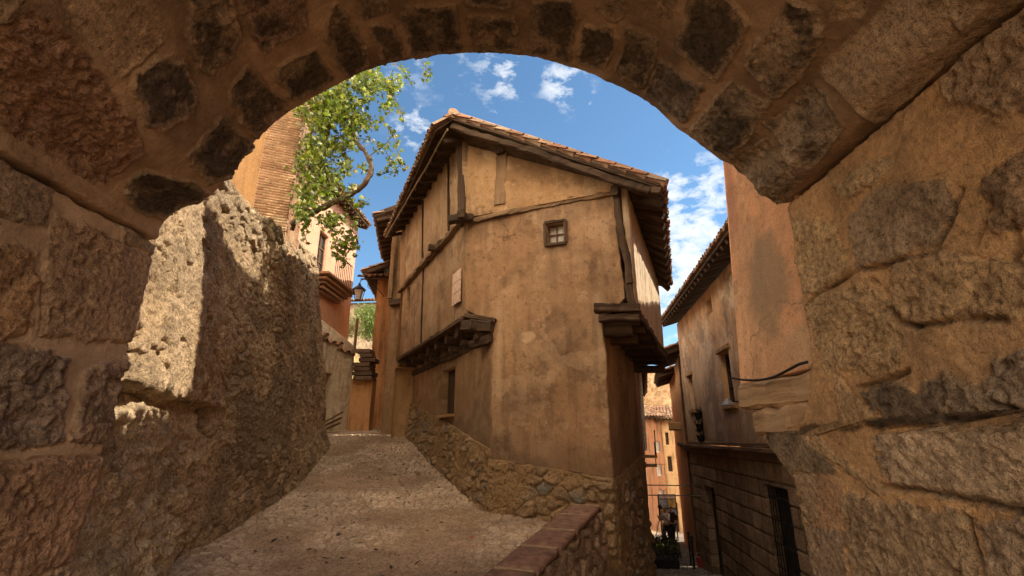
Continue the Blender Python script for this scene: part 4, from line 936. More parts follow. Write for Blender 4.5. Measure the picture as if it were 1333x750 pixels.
mb.tube(cab, .011, 6); tag(mb.build('cable', M_iron, smooth=True), 'thin black cable sagging across the foot of the pink wall', 'cable')

# ================================================================== RIGHT: MOTTLED TOWNHOUSE
RA = np.array((4.98, 8.3)); RB = np.array((6.27, 18.3)); dr = (RB-RA)/np.linalg.norm(RB-RA); LRr = np.linalg.norm(RB-RA)
sY = lambda Y: (Y-RA[1])/dr[1]
town = thing('mottled_townhouse', (5.6, 13, -2), 'weathered ochre townhouse with grey stains, wide tiled eave and dark stone ground floor', 'house')
hup = [(sY(12.45), sY(13.25), 2.45, 3.75), (sY(16.75), sY(17.3), 2.55, 3.6), (sY(13.4), sY(13.95), 5.0, 5.45), (sY(9.6), sY(10.3), 2.45, 3.75)]
PALM = ((.68, .39, .19), (.66, .42, .24), (.27, .19, .125), (.76, .58, .38))
M_mot = mat_plaster('mottled_plaster', (.54, .32, .17), (.56, .37, .22), (.20, .155, .115), .8, .45, seed=12., streak=.9)
wall_slab('upper_wall', RA, RB, 1.42, 5.75, M_pvc, town, .25, .03, hup, .012, outward=OUTA, seed=31, col=plastercol(PALM, 31, .55, .6, (1.3, 3.2)))
def blockcol(Sg, Z):
    d, idd = courses(Sg, Z, np.arange(-3.2, 2, .36), (.4, .8), 9); st = sstep(.008, .02, d)
    return lerp(np.array((.15, .10, .06)), lerp(np.array((.24, .165, .105)), np.array((.38, .26, .165)), idd[..., None])*(1+.3*fbm(Sg*3, Z*3, 0, 4, 9))[..., None], st[..., None])
def blockH(Sg, Z):
    d, idd = courses(Sg, Z, np.arange(-3.2, 2, .36), (.4, .8), 9); return sstep(.004, .02, d)*(.02+.015*idd)
hlo = [(sY(15.3), sY(16.6), -2.6, .20), (sY(9.9), sY(11.15), -1.5, .68)]
wall_slab('stone_wall', RA, RB, -2.6, 1.30, M_stone, town, .3, .025, hlo, .008, outward=OUTA, seed=32, col=blockcol, Hf=blockH)
beam('cornice', on_wall(RA, RB, 0, 1.36, .06, OUTA)[0], on_wall(RA, RB, LRr, 1.36, .06, OUTA)[0], .26, .09, M_woodl, town, rough=.01)
beam('cornice', on_wall(RA, RB, 0, 1.46, .03, OUTA)[0], on_wall(RA, RB, LRr, 1.46, .03, OUTA)[0], .14, .09, M_woodl, town, rough=.01)
eave(town, RA, RB, 5.85, OUTA, over=.62, slope=.30, length=2.6, rw=.10, rh=.12)
for (a, b_, z0, z1) in hup[:2]+hup[3:]:
    window(town, RA, RB, a, b_, z0, z1, .16, M_wood, OUTA, (1, 2), .05)
    for (p, q) in (((a-.09, z0-.1), (a-.09, z1+.1)), ((b_+.09, z0-.1), (b_+.09, z1+.1)), ((a-.16, z1+.1), (b_+.16, z1+.1)), ((a-.16, z0-.08), (b_+.16, z0-.08))):
        beam('window_surround', on_wall(RA, RB, p[0], p[1], .03, OUTA)[0], on_wall(RA, RB, q[0], q[1], .03, OUTA)[0], .08, .12, M_low, town, rough=.006)
o_ = on_wall(RA, RB, (hup[2][0]+hup[2][1])/2, 5.22, -.2, OUTA); mb = MB(); mb.box(o_[0], (.6, .02, .6), ax=np.array([o_[1], o_[2], [0, 0, 1]])); mb.build('pane', M_dark, town)
# door and grilled window
a, b_, z0, z1 = hlo[0]; o_ = on_wall(RA, RB, (a+b_)/2, (z0+z1)/2, -.22, OUTA); ax_ = np.array([o_[1], o_[2], [0, 0, 1]])
mb = MB()
for i in range(6): mb.box(o_[0]+o_[1]*(-.58+.232*i), (.22, .05, z1-z0), ax=ax_)
mb.G = [(p[2], p[0], p[1]) for p in mb.V]; dd = mb.build('door', mat_flat('dark_door', (.03, .024, .02), .6), town)
mb = MB(); mb.tube([o_[0]+o_[1]*.4+o_[2]*.03+np.array([0, 0, -.1]), o_[0]+o_[1]*.4+o_[2]*.1+np.array([0, 0, -.1])], .03, 8); mb.build('handle', M_iron, dd)
a, b_, z0, z1 = hlo[1]; o_ = on_wall(RA, RB, (a+b_)/2, (z0+z1)/2, -.2, OUTA); mb = MB(); mb.box(o_[0], (b_-a+.05, .02, z1-z0), ax=ax_); pn = mb.build('window', M_dark, town)
mb = MB(); o_ = on_wall(RA, RB, (a+b_)/2, (z0+z1)/2, -.03, OUTA)
for i in range(9): c_ = o_[0]+o_[1]*((-.5+(i+.5)/9)*(b_-a)); mb.tube([c_+np.array([0, 0, -(z1-z0)/2]), c_+np.array([0, 0, (z1-z0)/2])], .011, 6)
for i in range(5): mb.box(o_[0]+np.array([0, 0, -(z1-z0)/2+(z1-z0)*(i+.5)/5]), (b_-a, .02, .03), ax=ax_)
mb.build('window_grille', M_iron, pn)
wall_slab('end_wall', RB, RB+np.array([4, -.3]), -3, 5.7, M_ochre, town, .25, .2, outward=(8, 30), seed=33)
wall_slab('end_wall', RA, RA+np.array([4, -.3]), -2, 5.7, M_ochre, town, .25, .2, outward=(6, 0), seed=33)
# black pots on the wall
c_, d_, n_ = on_wall(RA, RB, sY(15.9), 1.95, .12, OUTA)
orn = thing('pot_hanger', c_, 'column of three black iron flowerpots hung on the mottled facade above the cornice', 'plant hanger')
for k in range(3):
    mb = MB(); z = .34-.34*k; pts = [c_+np.array([0, 0, z-.12]), c_+np.array([0, 0, z-.10]), c_+np.array([0, 0, z+.06]), c_+np.array([0, 0, z+.08])]
    mb.tube(pts, [.05, .08, .12, .135], 10); p_ = mb.build('pot', M_iron, orn)
    mb = MB()
    for j in range(26):
        a_ = random.random()*2*PI; r_ = random.random()*.15; q = c_+np.array([r_*math.cos(a_), r_*math.sin(a_), z+.1+random.random()*.1]); e = np.array([random.gauss(0, 1) for _ in range(3)])*.04; f = np.array([random.gauss(0, 1) for _ in range(3)])*.04
        mb.add([q, q+e, q+e+f, q+f], [(0, 1, 2, 3)])
    mb.build('dry_leaves', mat_flat('dead_leaf', (.06, .05, .035)), p_)
mb = MB(); mb.tube([c_+np.array([0, 0, .55])-n_*.1, c_+np.array([0, 0, -.5])-n_*.1], .012, 6); mb.build('rod', M_iron, orn)
c_, d_, n_ = on_wall(RA, RB, sY(12.0), 2.42, .0, OUTA)
lamp = thing('wall_lamp', c_, 'small grey dish lamp on a bracket beside the tall window of the mottled townhouse', 'lamp')
M_grey = mat_flat('grey_metal', (.30, .29, .27), .45, .4)
mb = MB(); mb.tube([c_, c_+n_*.3+np.array([0, 0, .05])], .015, 6); mb.build('bracket', M_iron, lamp)
mb = MB(); q = c_+n_*.3; mb.tube([q+np.array([0, 0, .1]), q+np.array([0, 0, .04]), q+np.array([0, 0, -.06])], [.03, .08, .17], 14); mb.build('lamp_shade', M_grey, lamp)

# ================================================================== RIGHT: NARROW ORANGE HOUSE DOWN THE ALLEY
OA = np.array((6.36, 18.45)); OB = np.array((8.70, 27.5)); LO = np.linalg.norm(OB-OA)
oh = thing('narrow_orange_house', (7.5, 23, -3), 'orange plastered alley house with a low tiled eave beyond the mottled townhouse', 'house')
hs = [(1.6, 2.2, 2.4, 3.7), (4.6, 5.2, 2.5, 3.6), (6.9, 7.4, -.4, .6)]
wall_slab('front_wall', OA, OB, -3.4, 4.75, M_orange, oh, .25, .08, hs, .015, outward=(5, 25), seed=41)
for h in hs: window(oh, OA, OB, *h, .15, M_wood, (5, 25), (1, 1), .05)
eave(oh, OA, OA+(OB-OA)*.42, 4.85, (5, 25), over=.7, slope=.3, length=2.)
eave(oh, OA+(OB-OA)*.46, OB, 4.55, (5, 25), over=.8, slope=.3, length=2.)
wall_slab('end_wall', OB, OB+np.array([3, -.5]), -4, 4.6, M_orange, oh, .2, .3, outward=(8, 40), seed=42)
beam('cross_beam', on_wall(OA, OB, 0, 1.25, .05, (5, 25))[0], on_wall(OA, OB, LO*.6, 1.35, .05, (5, 25))[0], .14, .14, M_wood, oh)
beam('stone_bracket', on_wall(OA, OB, 3.6, 2.1, 0, (5, 25))[0], on_wall(OA, OB, 3.6, 2.1, .5, (5, 25))[0], .5, .35, M_low, oh)
beam('downpipe', on_wall(OA, OB, .3, -3.2, .06, (5, 25))[0], on_wall(OA, OB, .3, 4.6, .06, (5, 25))[0], .08, .08, M_wood, oh, up=(1, 0, 0))

# ================================================================== FAR END OF THE ALLEY
def simple_house(name, A, B, zb, zt, mat, outward, holes, label, depth=5, eav=True, winmat=None, bars=(1, 0), lm=None, gm=None, seed=1):
    A = np.array(A, float); B = np.array(B, float); d = (B-A)/np.linalg.norm(B-A); n = np.array([d[1], -d[0]]); n = n if n @ (np.array(outward)-A) > 0 else -n
    h_ = thing(name, ((A[0]+B[0])/2, (A[1]+B[1])/2, zb), label, 'house')
    wall_slab('front_wall', A, B, zb, zt, mat, h_, .2, .08, holes, .012, outward=outward, seed=seed)
    for h in holes: window(h_, A, B, *h, .10, winmat or M_wood, outward, bars, .06, gmat=gm)
    for (P_, o_) in ((A, A-d*5), (B, B+d*5)): wall_slab('side_wall', P_, P_-n*depth, zb, zt, mat, h_, .2, .3, outward=o_, seed=seed+1)
    wall_slab('rear_wall', A-n*depth, B-n*depth, zb, zt, mat, h_, .2, .4, outward=A-n*50, seed=seed+2)
    if eav: eave(h_, A-d*.3, B+d*.3, zt, outward, over=.45, slope=.32, length=depth*.62)
    return h_
M_pane = mat_flat('curtained_pane', (.40, .38, .34), .3)
simple_house('terracotta_house', (8.3, 32.6), (9.62, 33.0), -4, 2.9, M_red, (10, 10), [(.85, 1.45, .75, 1.4), (.85, 1.45, -.65, .0), (.85, 1.45, -2.2, -1.5)], 'terracotta house closing the alley with white framed windows under a striped tile roof', winmat=M_white, gm=M_pane, seed=51)
simple_house('cream_house', (9.65, 33.0), (12.3, 32.3), -4, 2.75, M_yellow, (10, 10), [(.12, .38, 1.2, 1.95), (.72, .98, 1.2, 1.9), (.2, .46, -.4, .5), (.75, 1.0, -.5, .4), (.15, .55, -3.9, -2.2), (.8, 1.05, -2, -1.1)], 'cream yellow house with narrow slit windows at the end of the alley', winmat=M_wood, seed=54)
# left side of the alley
lh = thing('shaded_alley_house', (5.5, 21, -3), 'dark shaded alley house with a white downpipe on the left of the lower alley', 'house')
GA, GB = (3.3, 13.3), (7.75, 30.2)
hs = [(3.0, 3.7, -.6, .8), (6.2, 6.9, 1.0, 2.3), (9., 9.7, .6, 2.), (9., 9.8, -3, -1), (12.5, 13.2, .6, 2.)]
wall_slab('front_wall', GA, GB, -3.9, 4.2, M_red, lh, .25, .1, hs, .02, outward=(9, 18), seed=61)
for h in hs: window(lh, GA, GB, *h, .12, M_wood, (9, 18), (1, 1), .05)
eave(lh, GA, GB, 4.1, (9, 18), over=.35, slope=.3, length=2.5)
mb = MB(); p = on_wall(GA, GB, 4.6, 0, .1, (9, 18))[0]; mb.tube([p+np.array([0, 0, 1.2]), p+np.array([0, 0, 3.95])], .07, 8); mb.build('downpipe', M_white, lh)
for (s_, z_) in ((6.5, .95), (9.3, .5)):
    c_, d_, n_ = on_wall(GA, GB, s_, z_, .25, (9, 18)); ax_ = np.array([d_, n_, [0, 0, 1]])
    mb = MB(); mb.box(c_, (1.1, .5, .08), ax=ax_); bc = mb.build('balcony', M_low, lh)
    mb = MB()
    for i in range(9): q = c_+d_*(-.52+.13*i)+n_*.22; mb.tube([q, q+np.array([0, 0, .9])], .012, 5)
    mb.box(c_+n_*.22+np.array([0, 0, .92]), (1.1, .04, .04), ax=ax_); mb.build('railing', M_iron, bc)
# rods spanning the alley
for i, (z, lab) in enumerate(((.16, 'upper of two thin steel rods spanning the lower alley'), (-.14, 'lower of two thin steel rods spanning the lower alley'))):
    mb = MB(); mb.tube([(4.35, 17.0, z), (6.05, 17.0, z-.02)], .018, 6); tag(mb.build('steel_rod', M_grey, smooth=True), lab, 'rod', 'rods across the alley')
# ---- alley clutter
pl = thing('planter', (5.15, 18.6, -2.5), 'long black planter filled with dark bushy foliage in the lower alley', 'planter')
mb = MB(); mb.box((5.2, 18.9, -2.36), (.95, 2.2, .34), rz=-.25); mb.build('planter_box', M_iron, pl)
mb = MB(); V_ = []
for i in range(2600):
    a_, b_ = random.uniform(-.55, .55), random.uniform(-1.15, 1.15); h_ = (.45-.25*abs(a_))*random.random()**.5-.12
    q = np.array([5.2+a_*math.cos(-.25)-b_*math.sin(-.25), 18.9+a_*math.sin(-.25)+b_*math.cos(-.25), -2.1+h_]); e = np.array([random.gauss(0, 1) for _ in range(3)]); e /= np.linalg.norm(e); f = np.cross(e, [random.gauss(0, 1) for _ in range(3)]); f /= np.linalg.norm(f)
    mb.add([q, q+e*.05+f*.02, q+e*.08, q+e*.05-f*.02], [(0, 1, 2, 3)], np.array((.06, .06, .03))*random.uniform(.5, 2.2))
mb.build('foliage', M_leaf, pl)
rl = thing('iron_railing', (5.9, 18.9, -2.5), 'black iron railing with two posts beside the planter in the alley', 'railing')
for (x, y) in ((5.88, 17.8), (6.05, 18.6)):
    mb = MB(); mb.tube([(x, y, -2.5), (x, y, -1.55)], .035, 8); mb.tube([(x, y, -1.55), (x, y, -1.47)], .05, 8); mb.build('post', M_iron, rl)
mb = MB(); mb.tube([(5.88, 17.8, -1.7), (6.05, 18.6, -1.7)], .02, 6); mb.tube([(5.88, 17.8, -2.1), (6.05, 18.6, -2.1)], .02, 6); mb.build('rail', M_iron, rl)
bk = thing('red_bucket', (6.28, 18.2, -2.48), 'red bucket standing against the stone wall at the right of the alley', 'bucket')
mb = MB(); mb.tube([(6.22, 18.1, -2.5), (6.22, 18.1, -2.18), (6.22, 18.1, -2.15)], [.12, .16, .17], 14); mb.build('body', mat_flat('red_plastic', (.35, .04, .03), .4), bk)
mb = MB(); mb.tube([(6.22+.165*math.cos(t), 18.1, -2.16+.16*math.sin(t)) for t in np.linspace(0, PI, 10)], .008, 5); mb.build('handle', M_grey, bk)
# ---- people and the camera on its tripod
def skin_body(name, joints, edges, mat, parent, sub=2):
    me = bpy.data.meshes.new(name); base = wloc(parent)
    names = list(joints); me.from_pydata([tuple(Vector(joints[k][:3])) for k in names], [(names.index(a), names.index(b)) for a, b in edges], [])
    o = bpy.data.objects.new(name, me); COLL.objects.link(o); o.parent = parent
    m = o.modifiers.new('s', 'SKIN'); m.use_smooth_shade = True
    sv = me.skin_vertices[0].data
    for i, k in enumerate(names): sv[i].radius = (joints[k][3], joints[k][4] if len(joints[k]) > 4 else joints[k][3]); sv[i].use_root = (k == 'pelvis')
    o.modifiers.new('d', 'SUBSURF').levels = sub; o.modifiers['d'].render_levels = sub
    me.materials.append(mat); return o
def person(loc, rz, label, shirt, trousers, arms_up):
    p = thing('person', loc, label, 'person'); p.rotation_euler.z = rz
    skin = mat_flat('skin', (.42, .24, .16), .6, 0, .1)
    # y+ is forward
    hands = {'l': (.16, .36, 1.32), 'r': (-.14, .38, 1.36)} if arms_up else {'l': (.24, .10, .82), 'r': (-.26, .06, .80)}
    elb = {'l': (.26, .12, 1.12), 'r': (-.26, .14, 1.14)} if arms_up else {'l': (.27, -.03, 1.08), 'r': (-.28, -.03, 1.07)}
    J = {'pelvis': (0, 0, .95, .13, .10), 'waist': (0, .01, 1.08, .125, .095), 'chest': (0, .0, 1.28, .15, .105), 'neckb': (0, .0, 1.44, .07, .06), 'neck': (0, .01, 1.50, .05), 'head0': (0, .03, 1.57, .070, .075), 'head1': (0, .03, 1.66, .080, .088), 'head2': (0, .02, 1.73, .05, .055)}
    E = [('pelvis', 'waist'), ('waist', 'chest'), ('chest', 'neckb'), ('neckb', 'neck'), ('neck', 'head0'), ('head0', 'head1'), ('head1', 'head2')]
    for s, x in (('l', 1), ('r', -1)):
        J['sh'+s] = (.17*x, 0, 1.41, .055); J['el'+s] = (*elb[s], .040); J['wr'+s] = (*hands[s], .026)
        h = np.array(hands[s]); dv = h-np.array(elb[s]); dv /= np.linalg.norm(dv); J['pa'+s] = (*(h+dv*.06), .034, .018)
        E += [('chest' if 0 else 'neckb', 'sh'+s), ('sh'+s, 'el'+s), ('el'+s, 'wr'+s), ('wr'+s, 'pa'+s)]
        for f in range(4):
            o_ = (f-1.5)*.018; J['f%d%s' % (f, s)] = (*(h+dv*(.13-.01*abs(f-1))+np.array([o_, 0, -.01])), .008); E.append(('pa'+s, 'f%d%s' % (f, s)))
        J['th'+s] = (*(h+dv*.07+np.array([-.045*x, 0, .01])), .010); E.append(('wr'+s, 'th'+s))
        st = .10 if s == 'l' else -.06
        J['hip'+s] = (.09*x, 0, .88, .095); J['kn'+s] = (.11*x, .03+st*.5, .49, .062); J['an'+s] = (.12*x, st, .09, .042); J['to'+s] = (.13*x, st+.17, .035, .038, .03)
        E += [('pelvis', 'hip'+s), ('hip'+s, 'kn'+s), ('kn'+s, 'an'+s), ('an'+s, 'to'+s)]
    body = skin_body('body', J, E, skin, p)
    def sub(keys, name, mat, g):
        JJ = {k: (*J[k][:3], *[r+g for r in J[k][3:]]) for k in keys}; EE = [e for e in E if e[0] in keys and e[1] in keys]
        if name == 'trousers': JJ['pelvis'] = (*J['pelvis'][:3], .15, .12)
        return skin_body(name, JJ, EE, mat, body)
    sub(['pelvis', 'waist', 'chest', 'neckb', 'shl', 'shr', 'ell', 'elr'], 'shirt', shirt, .016)
    sub(['pelvis', 'hipl', 'hipr', 'knl', 'knr', 'anl', 'anr'], 'trousers', trousers, .016)
    hair = skin_body('hair', {'pelvis': (0, -.005, 1.70, .088, .092), 'b': (0, -.045, 1.63, .07, .06)}, [('pelvis', 'b')], mat_flat('dark_hair', (.03, .022, .018), .7), body)
    return p
M_shirt = mat_flat('white_shirt', (.80, .74, .70), .8, 0, .1); M_blk = mat_flat('black_cloth', (.03, .03, .03), .8)
person((7.22, 25.2, -3.22), 2.2, 'person in a white shirt and dark trousers standing behind a camera tripod', M_shirt, M_blk, True)
person((7.78, 26.2, -3.32), .4, 'person dressed all in black with a bag beside the display board', M_blk, M_blk, False)
tr = thing('tripod', (6.80, 24.6, -3.17), 'tall thin tripod carrying a camera in front of the white shirted person', 'tripod')
for k in range(3):
    a_ = k*2.094+.5; mb = MB(); mb.tube([(6.80, 24.6, -1.75), (6.80+.42*math.cos(a_), 24.6+.42*math.sin(a_), -3.16)], [.022, .014], 6); mb.build('leg', M_grey, tr)
mb = MB(); mb.tube([(6.80, 24.6, -1.95), (6.80, 24.6, -1.5)], .018, 8); mb.build('column', M_iron, tr)
cm_ = thing('camera_body', (6.80, 24.6, -1.5), 'black camera mounted on top of the tall tripod', 'camera')
mb = MB(); mb.box((6.80, 24.6, -1.42), (.16, .10, .12)); mb.box((6.80, 24.6, -1.34), (.07, .07, .05)); b0 = mb.build('body', M_iron, cm_)
mb = MB(); mb.tube([(6.80, 24.55, -1.42), (6.80, 24.40, -1.42)], [.045, .05], 12); mb.build('lens', M_iron, cm_)
db_ = thing('display_board', (8.1, 28, -3.4), 'standing display board with blue and yellow landscape pictures in the alley', 'display board')
mb = MB(); mb.box((8.15, 28.0, -1.85), (.95, .06, 1.25)); mb.build('frame', M_iron, db_)
cols_ = [((8.15, -1.36), (.85, .14), (.75, .75, .72)), ((7.93, -1.68), (.42, .42), (.35, .48, .62)), ((8.37, -1.68), (.40, .42), (.50, .42, .16)), ((7.93, -2.08), (.42, .28), (.45, .38, .12)), ((8.37, -2.08), (.40, .28), (.22, .38, .55))]
for (c_, s_, k_) in cols_: mb = MB(); mb.box((c_[0], 27.965, c_[1]), (s_[0], .012, s_[1])); mb.build('picture', mat_flat('print', k_, .4, 0, .5, 6), db_)
for x in (7.75, 8.55): mb = MB(); mb.box((x, 28.0, -2.95), (.05, .05, 1.0)); mb.build('leg', M_iron, db_)

# ================================================================== LEFT: BRICK TOWER HOUSE
bt = thing('brick_tower_house', (-5.6, 10, 4.5), 'narrow thin-brick tower and beige wall above the rock retaining wall', 'house')
def brickcol(Sg, Z):
    Z = Z+.012*fbm(Sg*3, Z*3, 0, 3, 2); r = np.floor(Z/.062); f = Z/.062-r; o_ = (r % 2)*.14; c_ = np.floor((Sg+o_)/.28); g = (Sg+o_)/.28-c_
    m = (f > .26)*(g > .04); k = _h(r.astype(np.int64), c_.astype(np.int64), 0, 5)
    return lerp(np.array((.50, .36, .22)), lerp(np.array((.32, .15, .075)), np.array((.50, .29, .16)), k[..., None]), (m*(vnoise(Sg*2, Z*2, 0, 4) > .22))[..., None])*(1+.35*fbm(Sg*3, Z*3, 0, 5, 8))[..., None]
def brickH(Sg, Z):
    r = np.floor(Z/.062); f = Z/.062-r; return .018*sstep(.14, .32, f)*sstep(1.0, .9, f)
TA, TB, TC = (-5.42, 9.35), (-4.80, 9.62), (-4.98, 10.6)
wall_slab('front_wall', TA, TB, 4.6, 11., M_brick, bt, .25, .015, outward=(0, 0), col=brickcol, Hf=brickH, rough=.02, seed=71)
wall_slab('side_wall', TB, TC, 4.6, 11., M_brick, bt, .25, .015, outward=(0, 10), col=brickcol, Hf=brickH, rough=.02, seed=72)
wall_slab('plaster_wall', (-8, 9.75), (-5.35, 9.65), 4.6, 11., M_low, bt, .25, .08, outward=(-5, 0), seed=73)
wall_slab('rear_wall', TC, (-8, 11), 4.6, 11., M_yellow, bt, .25, .2, outward=(-6, 20), seed=74)
roof('roof_tiles', (-8.2, 9.0, 10.9), (-4.5, 9.3, 10.9), (0, 1, .3), 2.4, bt, sp=.24, r=.11)
# ================================================================== LEFT: PEACH HOUSE
PA, PB = (-6.75, 13.8), (-6.45, 19.0)
ph = thing('peach_house', (-6.6, 16, 3), 'tall peach pink house with a small balcony slab beyond the vine', 'house')
wall_slab('front_wall', PA, PB, 2.2, 10.2, M_peach, ph, .25, .06, [(1.9, 2.6, 6.95, 8.5)], .012, outward=(0, 15), seed=81)
window(ph, PA, PB, 1.9, 2.6, 6.95, 8.5, .12, M_woodl, (0, 15), (1, 2), .06)
wall_slab('side_wall', PB, (-10, 19.3), 2.2, 10.2, M_peach, ph, .25, .2, outward=(-8, 40), seed=82)
wall_slab('side_wall', PA, (-9.5, 13.5), 2.2, 10.2, M_peach, ph, .25, .1, outward=(-8, 0), seed=83)
eave(ph, PA, PB, 10.1, (0, 15), over=.5, slope=.3, length=2.2)
for k, (s_, z_, o_) in enumerate(((2.9, 6.85, .62), (2.9, 6.72, .50), (2.9, 6.60, .40), (2.9, 6.48, .30), (2.9, 6.36, .20))):
    c_, d_, n_ = on_wall(PA, PB, s_, z_, o_/2, (0, 15)); mb = MB(); mb.box(c_, (2.6-.25*k, o_, .07), ax=np.array([d_, n_, [0, 0, 1]]), col=np.array(TILEC[k % 6])*1.2); mb.build('balcony_slab' if k == 0 else 'corbel_tile', M_tile, ph)
c_, d_, n_ = on_wall(PA, PB, 2.9, 6.88, .58, (0, 15)); mb = MB()
for i in range(10): q = c_+d_*(-.7+.155*i)+n_*-.02; mb.tube([q, q+np.array([0, 0, .85])], .011, 5)
mb.box(c_+np.array([0, 0, .86])-n_*.02, (1.45, .03, .03), ax=np.array([d_, n_, [0, 0, 1]])); mb.build('railing', M_iron, ph)
# lower old wall with tile coping
ow = thing('old_yard_wall', (-5.9, 16, 2), 'crumbling whitish yard wall with broken tile coping below the peach house', 'wall')
wall_slab('wall_face', (-6.3, 15.3), (-5.35, 16.6), 1.5, 5.4, M_pale, ow, .3, .04, [(.45, .85, 2.0, 3.6)], .03, outward=(-5, 0), seed=91, top2=4.6, edge=.0)
for k in range(3): roof('coping_tiles', (-6.35+.35*k, 15.15+.45*k, 4.75-.22*k), (-6.0+.35*k, 15.6+.45*k, 4.72-.22*k), (-.6, .5, .5), .45, ow, board=False)
# slab-stone pile and plank stair
sp_ = thing('stone_stair_pier', (-4.9, 16.6, 2), 'pier of stacked dark flat stones under the orange house', 'pier')
for k in range(7):
    mb = MB(); w_ = .62-.03*k+random.uniform(-.1, .1); mb.box((-4.92+.03*k*random.uniform(-1, 1), 16.6, 3.5+.15*k), (w_, .6, .12), rz=random.uniform(-.1, .1), col=np.array((.20, .135, .09))*random.uniform(.7, 1.3)); mb.build('flat_stone', M_rubble, sp_)
mb = MB(); mb.box((-4.98, 16.75, 2.5), (.70, .5, 2.0)); mb.build('pier_base', M_orange, sp_)
st_ = thing('plank_stair', (-5.6, 15.8, 1.7), 'short flight of worn wooden planks leaning at the end of the path', 'stairs')
for k in range(3): beam('plank', (-5.75+.02*k, 15.4, 1.80+.12*k), (-5.2, 15.4+.1*k, 2.05+.16*k), .2, .05, M_woodl, st_, rough=.01)

# ================================================================== ANNEX + ORANGE HOUSE beyond the left flank
an = thing('brown_annex_house', (-3.3, 15.3, 1.7), 'tall brown plastered house with a high tiled eave, behind the crooked house', 'house')
XA, XB, XC = (-3.92, 15.3), (-2.9, 14.95), (-4.7, 19.0)
wall_slab('front_wall', XA, XB, 1.4, 8.7, M_old, an, .25, .04, outward=(-3, 0), rough=.03, seed=95)
wall_slab('side_wall', XA, XC, 1.4, 8.7, M_old, an, .25, .08, outward=(-9, 18), seed=96)
wall_slab('rear_wall', XC, (1, 17), 1.4, 8.5, M_old, an, .25, .3, outward=(0, 30), seed=96)
wall_slab('front_wall', (-2.9, 14.98), (2.5, 13.4), 5.0, 8.7, M_old, an, .25, .2, outward=(-3, 0), seed=97)
eave(an, (-3.92, 14.85), XC, 8.65, (-9, 18), over=.62, slope=.35, length=3.5, nraf=9)
beam('barge_board', (-4.55, 14.78, 8.60), (-1.6, 14.6, 9.75), .10, .16, M_wood, an)
beam('beam_end', (-3.92, 15.25, 5.75), (-3.40, 15.0, 5.75), .16, .2, M_wood, an)
beam('corner_post', (-3.93, 15.24, 5.9), (-3.93, 15.24, 8.6), .14, .14, M_old, an, up=(0, 1, 0))
og = thing('orange_corner_house', (-4.8, 18.6, 2), 'bright orange plastered house corner with a small ragged tiled eave above the yard', 'house')
QA, QB, QC = (-5.42, 18.9), (-4.2, 19.15), (-6.2, 24)
wall_slab('front_wall', QA, QB, 1.6, 7.9, M_orange, og, .25, .05, outward=(-4, 0), rough=.03, seed=98)
wall_slab('side_wall', QA, QC, 1.6, 7.9, M_orange, og, .25, .1, outward=(-9, 20), seed=99)
eave(og, (-5.5, 18.5), QC, 7.95, (-9, 20), over=.45, slope=.38, length=1.8)
beam('barge_board', (-5.75, 18.45, 7.9), (-4.4, 18.5, 8.4), .1, .15, M_wood, og)
roof('roof_tiles', (-5.9, 18.15, 7.55), (-4.6, 18.4, 7.7), (.15, 1, .35), 1.0, og)
# ---- street lantern on scroll bracket
LN = np.array((-5.62, 17.3, 6.72))
ln = thing('street_lantern', LN, 'old black framed glass street lantern on a scroll bracket beside the peach house', 'street lamp')
mb = MB()
for k in range(4):
    a_ = PI/4+k*PI/2; mb.tube([LN+np.array([.13*math.cos(a_), .13*math.sin(a_), -.30]), LN+np.array([.23*math.cos(a_), .23*math.sin(a_), .10])], .014, 5)
for (r_, z_) in ((.13, -.30), (.23, .10)):
    pts = [LN+np.array([r_*math.cos(PI/4+k*PI/2), r_*math.sin(PI/4+k*PI/2), z_]) for k in range(5)]; mb.tube(pts, .016, 5)
fr_ = mb.build('frame', M_iron, ln)
mb = MB(); mb.tube([LN+np.array([0, 0, -.29]), LN+np.array([0, 0, .09])], [.115, .215], 4); mb.build('glass', mat_flat('frosted_glass', (.60, .48, .38), .3), ln)
mb = MB(); mb.tube([LN+np.array([0, 0, .10]), LN+np.array([0, 0, .16]), LN+np.array([0, 0, .26]), LN+np.array([0, 0, .36])], [.26, .20, .07, .03], 8); mb.build('cap', M_iron, ln)
mb = MB(); arm = [LN+np.array([0, 0, .36]), LN+np.array([.02, .05, .48]), LN+np.array([.12, .15, .56]), LN+np.array([.3, .5, .52]), LN+np.array([.42, 1.0, .42]), np.array((-5.1, 18.85, 7.0))]
mb.tube(arm, .016, 6); cs_ = LN+np.array([.26, .6, .38])
mb.tube([cs_+np.array([.12*(1-t/14)*math.cos(t), .25*(1-t/14)*math.cos(t), .12*(1-t/14)*math.sin(t)]) for t in np.linspace(0, 11, 24)], .010, 5); mb.build('bracket', M_iron, ln)
